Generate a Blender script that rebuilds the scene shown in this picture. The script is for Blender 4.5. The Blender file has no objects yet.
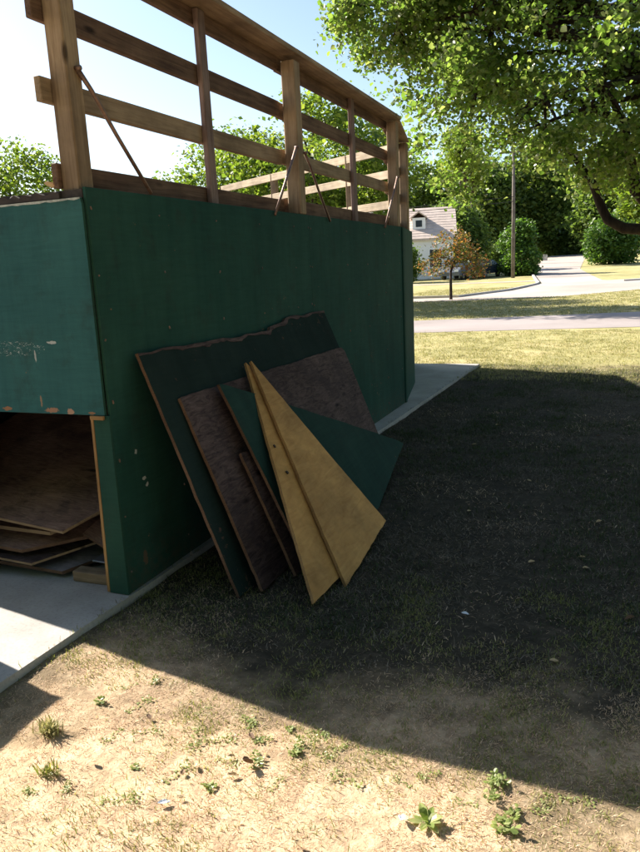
import bpy, bmesh, math, random
import numpy as np
from mathutils import Vector, Matrix
random.seed(7)
rng = np.random.default_rng(7)
R = math.radians
S = bpy.context.scene
C = S.collection

# ------------------------------------------------------------------ camera
cam_d = bpy.data.cameras.new('camera')
cam = bpy.data.objects.new('camera', cam_d); C.objects.link(cam)
r_ = Vector((0.92600258, 0.37446171, -0.0479337)); u_ = Vector((-0.03648703, 0.21515028, 0.9758991)); f_ = Vector((-0.3757498, 0.90193613, -0.21289271))
cam.matrix_world = Matrix(((r_.x, u_.x, -f_.x, 0), (r_.y, u_.y, -f_.y, 0), (r_.z, u_.z, -f_.z, 1.65), (0, 0, 0, 1)))
cam_d.sensor_fit = 'VERTICAL'; cam_d.sensor_height = 24; cam_d.lens = 24 * 720 / 852
cam_d.clip_start = 0.05; cam_d.clip_end = 3000
S.camera = cam

# ------------------------------------------------------------------ sky, sun, exposure
SUN_EL = R(32.9)
SUN_DIR = Vector((-1.0, 0.237, 0)).normalized() * math.cos(SUN_EL) + Vector((0, 0, math.sin(SUN_EL)))   # towards the sun
W = bpy.data.worlds.new('World'); S.world = W; W.use_nodes = True
wn = W.node_tree.nodes; wl = W.node_tree.links
sky = wn.new('ShaderNodeTexSky'); sky.sky_type = 'NISHITA'; sky.sun_disc = False
sky.sun_elevation = SUN_EL; sky.sun_rotation = math.atan2(SUN_DIR.x, SUN_DIR.y)
sky.air_density = 1.0; sky.dust_density = 1.0; sky.ozone_density = 1.0
bg = wn['Background']; bg.inputs['Strength'].default_value = 0.07
wl.new(sky.outputs[0], bg.inputs['Color'])
sun_d = bpy.data.lights.new('sun', 'SUN'); sun_d.energy = 5.0; sun_d.angle = R(0.5); sun_d.color = (1.0, 0.93, 0.83)
sun = bpy.data.objects.new('sun', sun_d); C.objects.link(sun)
sun.rotation_euler = SUN_DIR.to_track_quat('Z', 'Y').to_euler(); sun.location = (-20, 5, 20)
S.view_settings.view_transform = 'Standard'; S.view_settings.look = 'None'
S.view_settings.gamma = 1; S.view_settings.exposure = 1.6

# ------------------------------------------------------------------ node helpers
def new_mat(name):
    m = bpy.data.materials.new(name); m.use_nodes = True
    return m, m.node_tree.nodes, m.node_tree.links, m.node_tree.nodes['Principled BSDF']
def ramp(n, stops):
    r = n.new('ShaderNodeValToRGB'); e = r.color_ramp.elements
    while len(e) < len(stops): e.new(0.5)
    for i, (p, c) in enumerate(stops):
        e[i].position = p; e[i].color = (*c, 1) if len(c) == 3 else c
    return r
def coords(n, l, scale=(1, 1, 1), kind='Object', rot=(0, 0, 0)):
    t = n.new('ShaderNodeTexCoord'); mp = n.new('ShaderNodeMapping')
    mp.inputs['Scale'].default_value = scale; mp.inputs['Rotation'].default_value = rot
    l.new(t.outputs[kind], mp.inputs['Vector']); return mp.outputs[0]
def noise(n, l, vec, scale, detail=6, rough=0.6, dist=0.0):
    t = n.new('ShaderNodeTexNoise'); t.inputs['Scale'].default_value = scale; t.inputs['Detail'].default_value = detail
    t.inputs['Roughness'].default_value = rough; t.inputs['Distortion'].default_value = dist
    if vec is not None: l.new(vec, t.inputs['Vector'])
    return t.outputs['Fac']
def mix(n, l, fac, a, b, kind='MIX'):
    m = n.new('ShaderNodeMix'); m.data_type = 'RGBA'; m.blend_type = kind
    for s, v in ((m.inputs[0], fac), (m.inputs[6], a), (m.inputs[7], b)):
        if hasattr(v, 'is_linked') or isinstance(v, bpy.types.NodeSocket): l.new(v, s)
        elif isinstance(v, (int, float)): s.default_value = v
        else: s.default_value = (*v, 1)
    return m.outputs[2]
def mth(n, l, op, a, b=0.0, c=None):
    m = n.new('ShaderNodeMath'); m.operation = op
    for i, v in enumerate((a, b) if c is None else (a, b, c)):
        if isinstance(v, bpy.types.NodeSocket): l.new(v, m.inputs[i])
        else: m.inputs[i].default_value = v
    return m.outputs[0]
def bump(n, l, p, h, strength=0.4, dist=0.01):
    b = n.new('ShaderNodeBump'); b.inputs['Strength'].default_value = strength; b.inputs['Distance'].default_value = dist
    l.new(h, b.inputs['Height']); l.new(b.outputs[0], p.inputs['Normal'])
def flat(name, col, rough=0.6, metal=0.0, var=0.15, scale=12):
    m, n, l, p = new_mat(name)
    f = noise(n, l, coords(n, l), scale, 5)
    rp = ramp(n, [(0.3, tuple(c * (1 - var) for c in col)), (0.7, tuple(min(1, c * (1 + var)) for c in col))])
    l.new(f, rp.inputs[0]); l.new(rp.outputs[0], p.inputs['Base Color'])
    p.inputs['Roughness'].default_value = rough; p.inputs['Metallic'].default_value = metal
    return m
def wood(name, light, dark, grain=(1.0, 16, 16), knots=True, rough=0.75, blot=None, blot_amt=0.5, swirl=0.6):
    m, n, l, p = new_mat(name)
    oi = n.new('ShaderNodeObjectInfo')
    t = n.new('ShaderNodeTexCoord'); add = n.new('ShaderNodeVectorMath'); add.operation = 'ADD'
    sc = n.new('ShaderNodeVectorMath'); sc.operation = 'SCALE'; sc.inputs[3].default_value = 7.3
    cmb = n.new('ShaderNodeCombineXYZ')
    for i in range(3): l.new(oi.outputs['Random'], cmb.inputs[i])
    l.new(cmb.outputs[0], sc.inputs[0]); l.new(t.outputs['Object'], add.inputs[0]); l.new(sc.outputs[0], add.inputs[1])
    mp = n.new('ShaderNodeMapping'); mp.inputs['Scale'].default_value = grain; l.new(add.outputs[0], mp.inputs[0])
    g = noise(n, l, mp.outputs[0], 2.2, 8, 0.65, swirl)
    rp = ramp(n, [(0.30, dark), (0.48, tuple((a + b) / 2 for a, b in zip(light, dark))), (0.68, light)])
    l.new(g, rp.inputs[0]); col = rp.outputs[0]
    big = noise(n, l, add.outputs[0], 2.6, 4)
    rb = ramp(n, [(0.35, (0.62, 0.6, 0.6)), (0.65, (1.1, 1.08, 1.05))]); l.new(big, rb.inputs[0])
    col = mix(n, l, 1.0, col, rb.outputs[0], 'MULTIPLY')
    if knots:
        v = n.new('ShaderNodeTexVoronoi'); v.inputs['Scale'].default_value = 1.0
        mp2 = n.new('ShaderNodeMapping'); mp2.inputs['Scale'].default_value = (2.2, 6, 6); l.new(add.outputs[0], mp2.inputs[0]); l.new(mp2.outputs[0], v.inputs['Vector'])
        k = ramp(n, [(0.05, (1, 1, 1)), (0.13, (0, 0, 0))]); l.new(v.outputs['Distance'], k.inputs[0])
        col = mix(n, l, k.outputs[0], col, tuple(c * 0.35 for c in dark))
    if blot:
        bn = noise(n, l, add.outputs[0], 5.0, 8, 0.7, 0.5)
        k = ramp(n, [(0.5, (0, 0, 0)), (0.62, (blot_amt,) * 3)]); l.new(bn, k.inputs[0])
        col = mix(n, l, k.outputs[0], col, blot)
    l.new(col, p.inputs['Base Color']); p.inputs['Roughness'].default_value = rough
    p.inputs['Specular IOR Level'].default_value = 0.10
    bump(n, l, p, g, 0.35, 0.006)
    return m
def painted_ply(name, col, col2, worn=(0.20, 0.13, 0.07), wear=0.60, rough=0.5, dirt=(0.03, 0.035, 0.03), chips=True, scuff=None, spots=(), splash=False):
    m, n, l, p = new_mat(name)
    vec = coords(n, l, kind='Object')
    a = noise(n, l, vec, 1.3, 6, 0.6)
    rp = ramp(n, [(0.32, col), (0.68, col2)]); l.new(a, rp.inputs[0]); c = rp.outputs[0]
    gv = coords(n, l, (2.0, 2.0, 22), 'Object')
    gr = noise(n, l, gv, 2.0, 7, 0.65, 0.5)
    rg = ramp(n, [(0.35, (0.72, 0.72, 0.72)), (0.6, (1.05, 1.05, 1.05))]); l.new(gr, rg.inputs[0])
    c = mix(n, l, 0.35, c, rg.outputs[0], 'MULTIPLY')
    stv = coords(n, l, (4, 4, 0.5), 'Object'); st = noise(n, l, stv, 1.6, 6, 0.7)
    rs = ramp(n, [(0.36, (0.74, 0.76, 0.78)), (0.5, (1, 1, 1)), (0.66, (1.22, 1.2, 1.18))]); l.new(st, rs.inputs[0])
    c = mix(n, l, 0.5, c, rs.outputs[0], 'MULTIPLY')
    d = noise(n, l, vec, 4.5, 9, 0.72)
    rd = ramp(n, [(0.52, (0, 0, 0)), (0.75, (0.55,) * 3)]); l.new(d, rd.inputs[0])
    c = mix(n, l, rd.outputs[0], c, dirt)
    if chips:
        e = noise(n, l, vec, 21, 8, 0.72); e2 = noise(n, l, vec, 1.9, 3)
        s = mth(n, l, 'MULTIPLY', e, mth(n, l, 'ADD', e2, 0.45))
        k = ramp(n, [(wear, (0, 0, 0)), (wear + 0.03, (1, 1, 1))]); l.new(s, k.inputs[0])
        c = mix(n, l, k.outputs[0], c, worn)
    if splash:       # soil thrown up against the foot of the sheet
        t = n.new('ShaderNodeTexCoord'); sx = n.new('ShaderNodeSeparateXYZ'); l.new(t.outputs['Object'], sx.inputs[0])
        mr = n.new('ShaderNodeMapRange'); mr.inputs[1].default_value = -0.78; mr.inputs[2].default_value = -1.05; mr.inputs[3].default_value = 0; mr.inputs[4].default_value = 0.55; l.new(sx.outputs[2], mr.inputs[0])
        sp_ = noise(n, l, vec, 18, 8, 0.75); k = ramp(n, [(0.40, (0, 0, 0)), (0.62, (1, 1, 1))]); l.new(sp_, k.inputs[0])
        c = mix(n, l, mth(n, l, 'MULTIPLY', mr.outputs[0], k.outputs[0]), c, (0.10, 0.075, 0.05))
    for (ax, u0, w0, ru, rw, cc) in spots:      # single bare or pale marks at places of their own
        t = n.new('ShaderNodeTexCoord'); sx = n.new('ShaderNodeSeparateXYZ'); l.new(t.outputs['Object'], sx.inputs[0])
        dn = mth(n, l, 'MULTIPLY', mth(n, l, 'SUBTRACT', noise(n, l, vec, 55, 8, 0.75), 0.5), 5.5)
        du = mth(n, l, 'DIVIDE', mth(n, l, 'SUBTRACT', sx.outputs[ax], u0), ru); dw = mth(n, l, 'DIVIDE', mth(n, l, 'SUBTRACT', sx.outputs[2], w0), rw)
        rr = mth(n, l, 'ADD', mth(n, l, 'ADD', mth(n, l, 'MULTIPLY', du, du), mth(n, l, 'MULTIPLY', dw, dw)), dn)
        c = mix(n, l, mth(n, l, 'LESS_THAN', rr, 0.9), c, cc)
    if scuff:        # a patch of pale scratches with a place of its own: (x, z, half width, half height)
        t = n.new('ShaderNodeTexCoord'); sx = n.new('ShaderNodeSeparateXYZ'); l.new(t.outputs['Object'], sx.inputs[0])
        dx = mth(n, l, 'DIVIDE', mth(n, l, 'SUBTRACT', sx.outputs[0], scuff[0]), scuff[2])
        dz = mth(n, l, 'DIVIDE', mth(n, l, 'SUBTRACT', sx.outputs[2], scuff[1]), scuff[3])
        rr = mth(n, l, 'ADD', mth(n, l, 'MULTIPLY', dx, dx), mth(n, l, 'MULTIPLY', dz, dz))
        inside = mth(n, l, 'LESS_THAN', rr, 1.0)
        sv = coords(n, l, (40, 40, 95), 'Object', (0, 0.4, 0))
        sn = noise(n, l, sv, 1.0, 8, 0.75, 1.5)
        k = mth(n, l, 'MULTIPLY', mth(n, l, 'GREATER_THAN', sn, 0.59), inside)
        c = mix(n, l, k, c, (0.55, 0.58, 0.55))
    l.new(c, p.inputs['Base Color']); p.inputs['Roughness'].default_value = min(1, rough + .3)
    p.inputs['Specular IOR Level'].default_value = 0.07
    bump(n, l, p, gr, 0.25, 0.004)
    return m
def leaf_mat(name, cols, trans, tfac=0.45, rough=0.5):
    m, n, l, p = new_mat(name)
    g = n.new('ShaderNodeNewGeometry')
    rp = ramp(n, [(i / max(1, len(cols) - 1), c) for i, c in enumerate(cols)])
    l.new(g.outputs['Random Per Island'], rp.inputs[0]); l.new(rp.outputs[0], p.inputs['Base Color'])
    p.inputs['Roughness'].default_value = rough; p.inputs['Specular IOR Level'].default_value = 0.35
    tr = n.new('ShaderNodeBsdfTranslucent')
    tc = mix(n, l, 1.0, rp.outputs[0], trans, 'MULTIPLY'); l.new(tc, tr.inputs['Color'])
    ms = n.new('ShaderNodeMixShader'); ms.inputs[0].default_value = tfac
    l.new(p.outputs[0], ms.inputs[1]); l.new(tr.outputs[0], ms.inputs[2])
    l.new(ms.outputs[0], n['Material Output'].inputs['Surface'])
    return m

# ------------------------------------------------------------------ materials
M = {}
M['timber'] = wood('weathered timber', (0.42, 0.315, 0.205), (0.23, 0.16, 0.10), (1.0, 18, 18))
M['timber_dark'] = wood('darker timber', (0.24, 0.155, 0.105), (0.09, 0.055, 0.04), (1.0, 18, 18))
M['timber_pale'] = wood('pale timber', (0.66, 0.56, 0.42), (0.42, 0.33, 0.22), (1.0, 18, 18))
M['timber_grey'] = wood('pinkish grey timber', (0.34, 0.25, 0.22), (0.15, 0.105, 0.09), (1.0, 18, 18))
M['green'] = painted_ply('green wall paint', (0.018, 0.064, 0.051), (0.029, 0.085, 0.064), wear=0.70, splash=True, spots=[(1, -1.19, -.30, .012, .014, (.35, .38, .36)), (1, -1.14, -.46, .02, .01, (.4, .42, .4)), (1, -1.12, -.50, .014, .012, (.4, .42, .4)), (1, -1.2, -.9, .02, .05, (.12, .09, .06))])
M['green_panel'] = painted_ply('teal green panel paint', (0.032, 0.104, 0.108), (0.046, 0.136, 0.132), wear=0.70, scuff=(-0.17, -0.13, 0.22, 0.04), rough=0.55, spots=[(0, -.26, -.452, .03, .012, (.34, .17, .09)), (0, .045, -.452, .045, .014, (.36, .2, .13)), (0, .165, -.455, .022, .016, (.42, .26, .18)), (0, .30, -.46, .02, .008, (.3, .17, .1)), (0, -.25, .29, .035, .012, (.2, .28, .27)), (0, -.02, -.17, .006, .03, (.4, .42, .4)), (0, .10, -.10, .03, .008, (.45, .47, .45)), (0, -.02, -.405, .006, .03, (.3, .2, .13))])
M['green_trim'] = painted_ply('green post paint', (0.020, 0.062, 0.048), (0.032, 0.084, 0.060), wear=0.68)
M['green_board'] = painted_ply('faded dark green board', (0.014, 0.027, 0.024), (0.023, 0.039, 0.034), wear=0.64, worn=(0.10, 0.06, 0.045), rough=0.7)
M['green_offcut'] = painted_ply('green offcut paint', (0.018, 0.044, 0.036), (0.028, 0.062, 0.049), wear=0.69, worn=(0.18, 0.10, 0.06), rough=0.6)
M['ply_brown'] = wood('weathered brown plywood', (0.15, 0.102, 0.092), (0.026, 0.017, 0.018), (2.6, 13, 13), knots=True, blot=(0.05, 0.035, 0.035), swirl=2.2)
M['ply_pile'] = wood('lightened brown plywood', (0.50, 0.30, 0.22), (0.20, 0.11, 0.085), (2.6, 13, 13), knots=True, blot=(0.08, 0.055, 0.05), swirl=2.2)  # lighter copy of the brown plywood, offsetting the weak light under the deck
M['ply_pale'] = wood('pale grey plywood', (0.36, 0.32, 0.33), (0.2, 0.17, 0.17), (2.6, 13, 13), knots=False, blot=(0.12, 0.1, 0.1), swirl=2.0)
M['ply_grey'] = wood('grey brown plywood', (0.20, 0.15, 0.13), (0.09, 0.065, 0.06), (2.2, 12, 12), knots=False, blot=(0.06, 0.045, 0.05), swirl=2.0)
M['ply_tan'] = wood('tan plywood', (0.62, 0.345, 0.115), (0.45, 0.225, 0.068), (1.6, 7, 7), knots=False, blot=(0.55, 0.27, 0.08), blot_amt=0.30, swirl=2.2, rough=0.6)
M['tan_edge'] = wood('tan plywood edge', (0.48, 0.30, 0.13), (0.28, 0.16, 0.07), (6, 30, 120), knots=False)
M['ply_edge'] = wood('raw plywood edge', (0.24, 0.15, 0.10), (0.10, 0.06, 0.045), (6, 30, 120), knots=False)
M['bare'] = wood('bare post edge', (0.50, 0.30, 0.13), (0.28, 0.15, 0.06), (1, 20, 20), knots=False)
M['pale_edge'] = flat('pale worn edge', (0.42, 0.44, 0.40), 0.8, 0, 0.35, 40)
M['steel'] = flat('rusty steel', (0.23, 0.15, 0.12), 0.5, 0.6, 0.35, 30)
M['steel_bright'] = flat('galvanised bolt', (0.22, 0.22, 0.23), 0.5, 0.6)
M['rot'] = flat('rotten dark wood', (0.045, 0.035, 0.03), 0.9, 0, 0.5, 20)
M['white_paint'] = flat('white siding', (0.80, 0.80, 0.78), 0.6, 0, 0.04)
M['white_trim'] = flat('white trim', (0.85, 0.85, 0.83), 0.5, 0, 0.03)
M['roofing'] = flat('tan shingles', (0.54, 0.44, 0.37), 0.9, 0, 0.18, 3)
M['glass'] = flat('dark window glass', (0.03, 0.04, 0.055), 0.08, 0, 0.1)
M['beige_paint'] = flat('beige siding', (0.55, 0.48, 0.40), 0.7, 0, 0.06)
M['pole_wood'] = wood('grey pole wood', (0.20, 0.175, 0.155), (0.11, 0.095, 0.085), (20, 20, 1), knots=False)
M['bark'] = wood('dark bark', (0.075, 0.055, 0.042), (0.025, 0.018, 0.015), (6, 6, 2), knots=False)
M['wire'] = flat('black cable', (0.02, 0.02, 0.02), 0.6)
M['car_dark'] = flat('dark blue car paint', (0.02, 0.028, 0.05), 0.25, 0.2, 0.05)
M['car_pale'] = flat('grey car paint', (0.16, 0.18, 0.21), 0.3, 0.3, 0.05)
M['rubber'] = flat('tyre rubber', (0.02, 0.02, 0.02), 0.85)
M['tail_red'] = flat('red lamp lens', (0.35, 0.02, 0.02), 0.2)
M['dead_leaf'] = flat('dry brown leaf', (0.16, 0.09, 0.05), 0.8, 0, 0.35, 30)
M['tan_leaf'] = flat('dry tan leaf', (0.5, 0.36, 0.2), 0.8, 0, 0.25, 30)
M['paper'] = flat('pale scrap', (0.72, 0.74, 0.80), 0.6, 0, 0.05)
M['blade_straw'] = leaf_mat('straw blades', [(0.72, 0.52, 0.34), (0.62, 0.43, 0.27), (0.82, 0.63, 0.46), (0.48, 0.32, 0.19), (0.68, 0.50, 0.32)], (1.0, 0.92, 0.8), 0.30, 0.7)
M['blade_mixed'] = leaf_mat('drying lawn blades', [(0.36, 0.33, 0.15), (0.23, 0.25, 0.085), (0.50, 0.42, 0.24), (0.29, 0.29, 0.11)], (1.1, 1.1, 0.8), 0.35, 0.6)
M['blade_shade_dead'] = leaf_mat('shade-darkened thatch blades', [(0.10, 0.085, 0.06), (0.17, 0.14, 0.105), (0.07, 0.065, 0.04), (0.26, 0.215, 0.17), (0.12, 0.10, 0.075)], (1.0, 0.95, 0.8), 0.3, 0.7)  # thatch colours darkened to imitate grass in the ramp's shadow
M['blade_weedy'] = leaf_mat('pale green blades', [(0.22, 0.24, 0.08), (0.34, 0.31, 0.12), (0.15, 0.19, 0.055), (0.44, 0.36, 0.17)], (1.2, 1.3, 0.6), 0.4, 0.5)
M['blade_green'] = leaf_mat('green blades', [(0.03, 0.048, 0.02), (0.048, 0.07, 0.028), (0.08, 0.095, 0.04)], (1.3, 1.4, 0.6), 0.4, 0.5)
M['leaf_near'] = leaf_mat('bright tree leaves', [(0.06, 0.105, 0.02), (0.095, 0.145, 0.028), (0.15, 0.19, 0.05), (0.08, 0.13, 0.026), (0.21, 0.22, 0.09), (0.05, 0.085, 0.02)], (1.95, 2.2, 1.2), 0.5, 0.30)
M['leaf_mid'] = leaf_mat('mid green leaves', [(0.06, 0.105, 0.02), (0.10, 0.15, 0.025), (0.15, 0.19, 0.045)], (2.3, 2.3, 1.0), 0.45, 0.45)
M['leaf_dark'] = leaf_mat('dark green leaves', [(0.06, 0.10, 0.028), (0.095, 0.15, 0.038), (0.15, 0.195, 0.055)], (1.9, 2.0, 1.0), 0.45, 0.5)
M['leaf_bush'] = leaf_mat('evergreen sprays', [(0.045, 0.10, 0.02), (0.07, 0.14, 0.025), (0.11, 0.18, 0.035)], (1.8, 1.9, 0.8), 0.35, 0.5)
M['leaf_orange'] = leaf_mat('turning leaves', [(0.08, 0.11, 0.03), (0.27, 0.19, 0.05), (0.30, 0.11, 0.045), (0.13, 0.14, 0.04), (0.09, 0.13, 0.03), (0.05, 0.07, 0.025), (0.16, 0.16, 0.05)], (1.8, 1.5, 0.9), 0.4, 0.5)
M['weed'] = leaf_mat('weed leaves', [(0.16, 0.22, 0.055), (0.25, 0.30, 0.09), (0.36, 0.38, 0.16), (0.13, 0.18, 0.045), (0.42, 0.43, 0.22)], (1.4, 1.5, 0.7), 0.35, 0.4)

m, n, l, p = new_mat('lawn soil'); M['soil'] = m
vec = coords(n, l, kind='Object')
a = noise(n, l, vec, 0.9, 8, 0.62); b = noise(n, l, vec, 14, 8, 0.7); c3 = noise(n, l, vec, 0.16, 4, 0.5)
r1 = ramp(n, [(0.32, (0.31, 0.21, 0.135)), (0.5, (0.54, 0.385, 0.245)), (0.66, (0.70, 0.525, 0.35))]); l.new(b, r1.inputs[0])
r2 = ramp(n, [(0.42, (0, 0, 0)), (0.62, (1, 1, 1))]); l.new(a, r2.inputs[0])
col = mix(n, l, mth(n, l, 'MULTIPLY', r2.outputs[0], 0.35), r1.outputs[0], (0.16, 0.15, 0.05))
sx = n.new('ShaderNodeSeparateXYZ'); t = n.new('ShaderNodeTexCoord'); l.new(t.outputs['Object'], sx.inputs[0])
far = n.new('ShaderNodeMapRange'); far.inputs[1].default_value = 10.8; far.inputs[2].default_value = 12.5; l.new(sx.outputs[1], far.inputs[0])  # the painted dark band ends about where the ramp's shadow ends
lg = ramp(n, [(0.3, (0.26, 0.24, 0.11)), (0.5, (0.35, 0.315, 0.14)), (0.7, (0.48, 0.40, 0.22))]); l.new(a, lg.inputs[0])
mid = n.new('ShaderNodeMapRange'); mid.inputs[1].default_value = 1.75; mid.inputs[2].default_value = 2.8  # soil darkens along the ramp's shadow edge: its shade is painted in
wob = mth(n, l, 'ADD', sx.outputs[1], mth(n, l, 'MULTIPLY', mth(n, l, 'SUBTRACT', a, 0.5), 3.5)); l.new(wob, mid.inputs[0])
shade_soil = ramp(n, [(0.3, (0.028, 0.025, 0.018)), (0.55, (0.058, 0.048, 0.034)), (0.75, (0.12, 0.092, 0.066))]); l.new(b, shade_soil.inputs[0])  # soil tones darkened to stand in for the ramp's cast shade
col = mix(n, l, mid.outputs[0], col, shade_soil.outputs[0])
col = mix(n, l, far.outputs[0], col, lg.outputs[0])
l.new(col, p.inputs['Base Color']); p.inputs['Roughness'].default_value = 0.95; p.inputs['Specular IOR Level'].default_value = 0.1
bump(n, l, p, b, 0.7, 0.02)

def concrete(name, base, scale=3.0, var=0.2, rough=0.85):
    m, n, l, p = new_mat(name)
    vec = coords(n, l, kind='Object')
    a = noise(n, l, vec, scale, 9, 0.68); b = noise(n, l, vec, 60, 4, 0.6); d = noise(n, l, vec, scale * 0.33, 5, 0.6, 0.4)
    r1 = ramp(n, [(0.3, tuple(x * (1 - var) for x in base)), (0.7, tuple(x * (1 + var * 0.5) for x in base))]); l.new(a, r1.inputs[0])
    r2 = ramp(n, [(0.35, (0.84, 0.82, 0.80)), (0.6, (1.03, 1.03, 1.03))]); l.new(d, r2.inputs[0])
    c = mix(n, l, 1.0, r1.outputs[0], r2.outputs[0], 'MULTIPLY')
    r3 = ramp(n, [(0.30, (0.8, 0.8, 0.8)), (0.5, (1, 1, 1))]); l.new(b, r3.inputs[0])
    c = mix(n, l, 1.0, c, r3.outputs[0], 'MULTIPLY')
    l.new(c, p.inputs['Base Color']); p.inputs['Roughness'].default_value = rough; p.inputs['Specular IOR Level'].default_value = 0.25
    bump(n, l, p, b, 0.25, 0.004)
    return m
M['slab'] = concrete('worn concrete', (0.43, 0.405, 0.38))
M['path'] = concrete('pale asphalt', (0.34, 0.295, 0.28), 0.6, 0.12)
M['road'] = concrete('bleached road', (0.45, 0.39, 0.345), 0.4, 0.12)

# ------------------------------------------------------------------ mesh helpers
def link(o, parent=None):
    C.objects.link(o)
    if parent is not None: o.parent = parent
    return o
def thing(name, label, cat, loc=(0, 0, 0), rz=0, group=None):
    o = bpy.data.objects.new(name, None); o.empty_display_size = 0.1; o.location = loc; o.rotation_euler = (0, 0, rz)
    C.objects.link(o); return tag(o, label, cat, group)
def tag(o, label=None, cat=None, group=None, kind=None):
    if label: o['label'] = label
    if cat: o['category'] = cat
    if group: o['group'] = group
    if kind: o['kind'] = kind
    return o
def wloc(parent):
    return parent.matrix_basis if parent is not None and parent.parent is None else (wloc(parent.parent) @ parent.matrix_basis if parent is not None else Matrix())
def put(name, me, mat, parent=None, mw=None):
    """link mesh data as one object whose world matrix is mw (children are placed relative to their parent)"""
    o = bpy.data.objects.new(name, me); link(o, parent)
    mw = mw if mw is not None else Matrix()
    o.matrix_basis = wloc(parent).inverted() @ mw if parent is not None else mw
    if mat is not None and not me.materials:
        for k in (mat if isinstance(mat, (list, tuple)) else [mat]): me.materials.append(k)
    return o
def bm_obj(name, bm, mat, parent=None, mw=None, smooth=False):
    bmesh.ops.recalc_face_normals(bm, faces=bm.faces)
    me = bpy.data.meshes.new(name); bm.to_mesh(me); bm.free()
    if smooth: me.polygons.foreach_set('use_smooth', [True] * len(me.polygons))
    return put(name, me, mat, parent, mw)
def add_box(bm, lo, hi, bevel=0.0):
    mt = Matrix.Translation([(a + b) / 2 for a, b in zip(lo, hi)]) @ Matrix.Diagonal([max(1e-4, b - a) for a, b in zip(lo, hi)] + [1])
    g = bmesh.ops.create_cube(bm, size=1, matrix=mt)
    if bevel:
        es = list({e for v in g['verts'] for e in v.link_edges})
        bmesh.ops.bevel(bm, geom=es, offset=bevel, segments=1, affect='EDGES')
def box(name, lo, hi, mat, parent=None, bevel=0.004):
    """axis-aligned box whose own origin is its centre"""
    c = Vector([(a + b) / 2 for a, b in zip(lo, hi)])
    bm = bmesh.new(); add_box(bm, Vector(lo) - c, Vector(hi) - c, bevel)
    return bm_obj(name, bm, mat, parent, Matrix.Translation(c))
def frame(p0, p1, up=(0, 0, 1)):
    x = (Vector(p1) - Vector(p0)).normalized(); z = Vector(up); z = (z - x * z.dot(x)).normalized(); y = z.cross(x)
    c = (Vector(p0) + Vector(p1)) / 2
    return Matrix(((x.x, y.x, z.x, c.x), (x.y, y.y, z.y, c.y), (x.z, y.z, z.z, c.z), (0, 0, 0, 1)))
def beam(name, p0, p1, w, h, mat, parent=None, up=(0, 0, 1), bevel=0.004):
    """timber from p0 to p1, w across, h along 'up'; its own x runs along the grain"""
    L = (Vector(p1) - Vector(p0)).length
    bm = bmesh.new(); add_box(bm, (-L / 2, -w / 2, -h / 2), (L / 2, w / 2, h / 2), bevel)
    for v in bm.verts: v.co.y += random.uniform(-.0015, .0015); v.co.z += random.uniform(-.0015, .0015)
    return bm_obj(name, bm, mat, parent, frame(p0, p1, up))
def rough(pts, amp, step, rr):
    out = []
    for i, p in enumerate(pts):
        q = pts[(i + 1) % len(pts)]; L = math.hypot(q[0] - p[0], q[1] - p[1]); k = max(1, int(L / step)); nx_, nz_ = -(q[1] - p[1]) / max(L, 1e-6), (q[0] - p[0]) / max(L, 1e-6)
        for j in range(k):
            a = (rr.uniform(-amp, amp) * (2.5 if rr.random() < .08 else 1)) if j else 0
            out.append((p[0] + (q[0] - p[0]) * j / k + nx_ * a, p[1] + (q[1] - p[1]) * j / k + nz_ * a))
    return out
def prism(name, pts, thick, mat, parent=None, mw=None, edge_mat=None, bevel=0.0, warp=None):
    """outline in the local xz plane... extruded along local -y; edges may take a second material"""
    bm = bmesh.new()
    f = [bm.verts.new((x, 0, z)) for x, z in pts]; b = [bm.verts.new((x, thick, z)) for x, z in pts]
    bm.faces.new(f); bm.faces.new(b[::-1]); k = len(pts)
    for i in range(k):
        q = bm.faces.new((f[i], b[i], b[(i + 1) % k], f[(i + 1) % k]))
        if edge_mat: q.material_index = 1
    if warp:
        xs_ = [p[0] for p in pts]; zs_ = [p[1] for p in pts]
        for k_ in range(1, 7):
            for co, no in (((min(xs_) + (max(xs_) - min(xs_)) * k_ / 7, 0, 0), (1, 0, 0)), ((0, 0, min(zs_) + (max(zs_) - min(zs_)) * k_ / 7), (0, 0, 1))):
                bmesh.ops.bisect_plane(bm, geom=bm.verts[:] + bm.edges[:] + bm.faces[:], plane_co=co, plane_no=no)
        for v in bm.verts: v.co.y += warp[0] * math.sin(v.co.x * 2.1 + warp[1]) + warp[0] * .7 * math.sin(v.co.z * 2.6 + warp[1] * 1.7)
    return bm_obj(name, bm, [mat, edge_mat] if edge_mat else mat, parent, mw)
def tube_into(V, F, pts, radii, k=8):
    """append a tapered tube along pts to the vertex and face lists"""
    pts = [Vector(q) for q in pts]; base = len(V)
    for i, q in enumerate(pts):
        d = (pts[min(i + 1, len(pts) - 1)] - pts[max(i - 1, 0)]).normalized()
        a = d.cross(Vector((0.31, 0.17, 0.93))); a = a.normalized() if a.length > 1e-3 else d.cross(Vector((1, 0, 0))).normalized(); b = d.cross(a)
        for j in range(k):
            t = 2 * math.pi * j / k; V.append(q + (a * math.cos(t) + b * math.sin(t)) * radii[i])
    for i in range(len(pts) - 1):
        for j in range(k):
            F.append((base + i * k + j, base + i * k + (j + 1) % k, base + (i + 1) * k + (j + 1) % k, base + (i + 1) * k + j))
    V.append(pts[0]); V.append(pts[-1]); a, b = len(V) - 2, len(V) - 1
    for j in range(k):
        F.append((a, base + (j + 1) % k, base + j)); F.append((b, base + (len(pts) - 1) * k + j, base + (len(pts) - 1) * k + (j + 1) % k))
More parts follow.
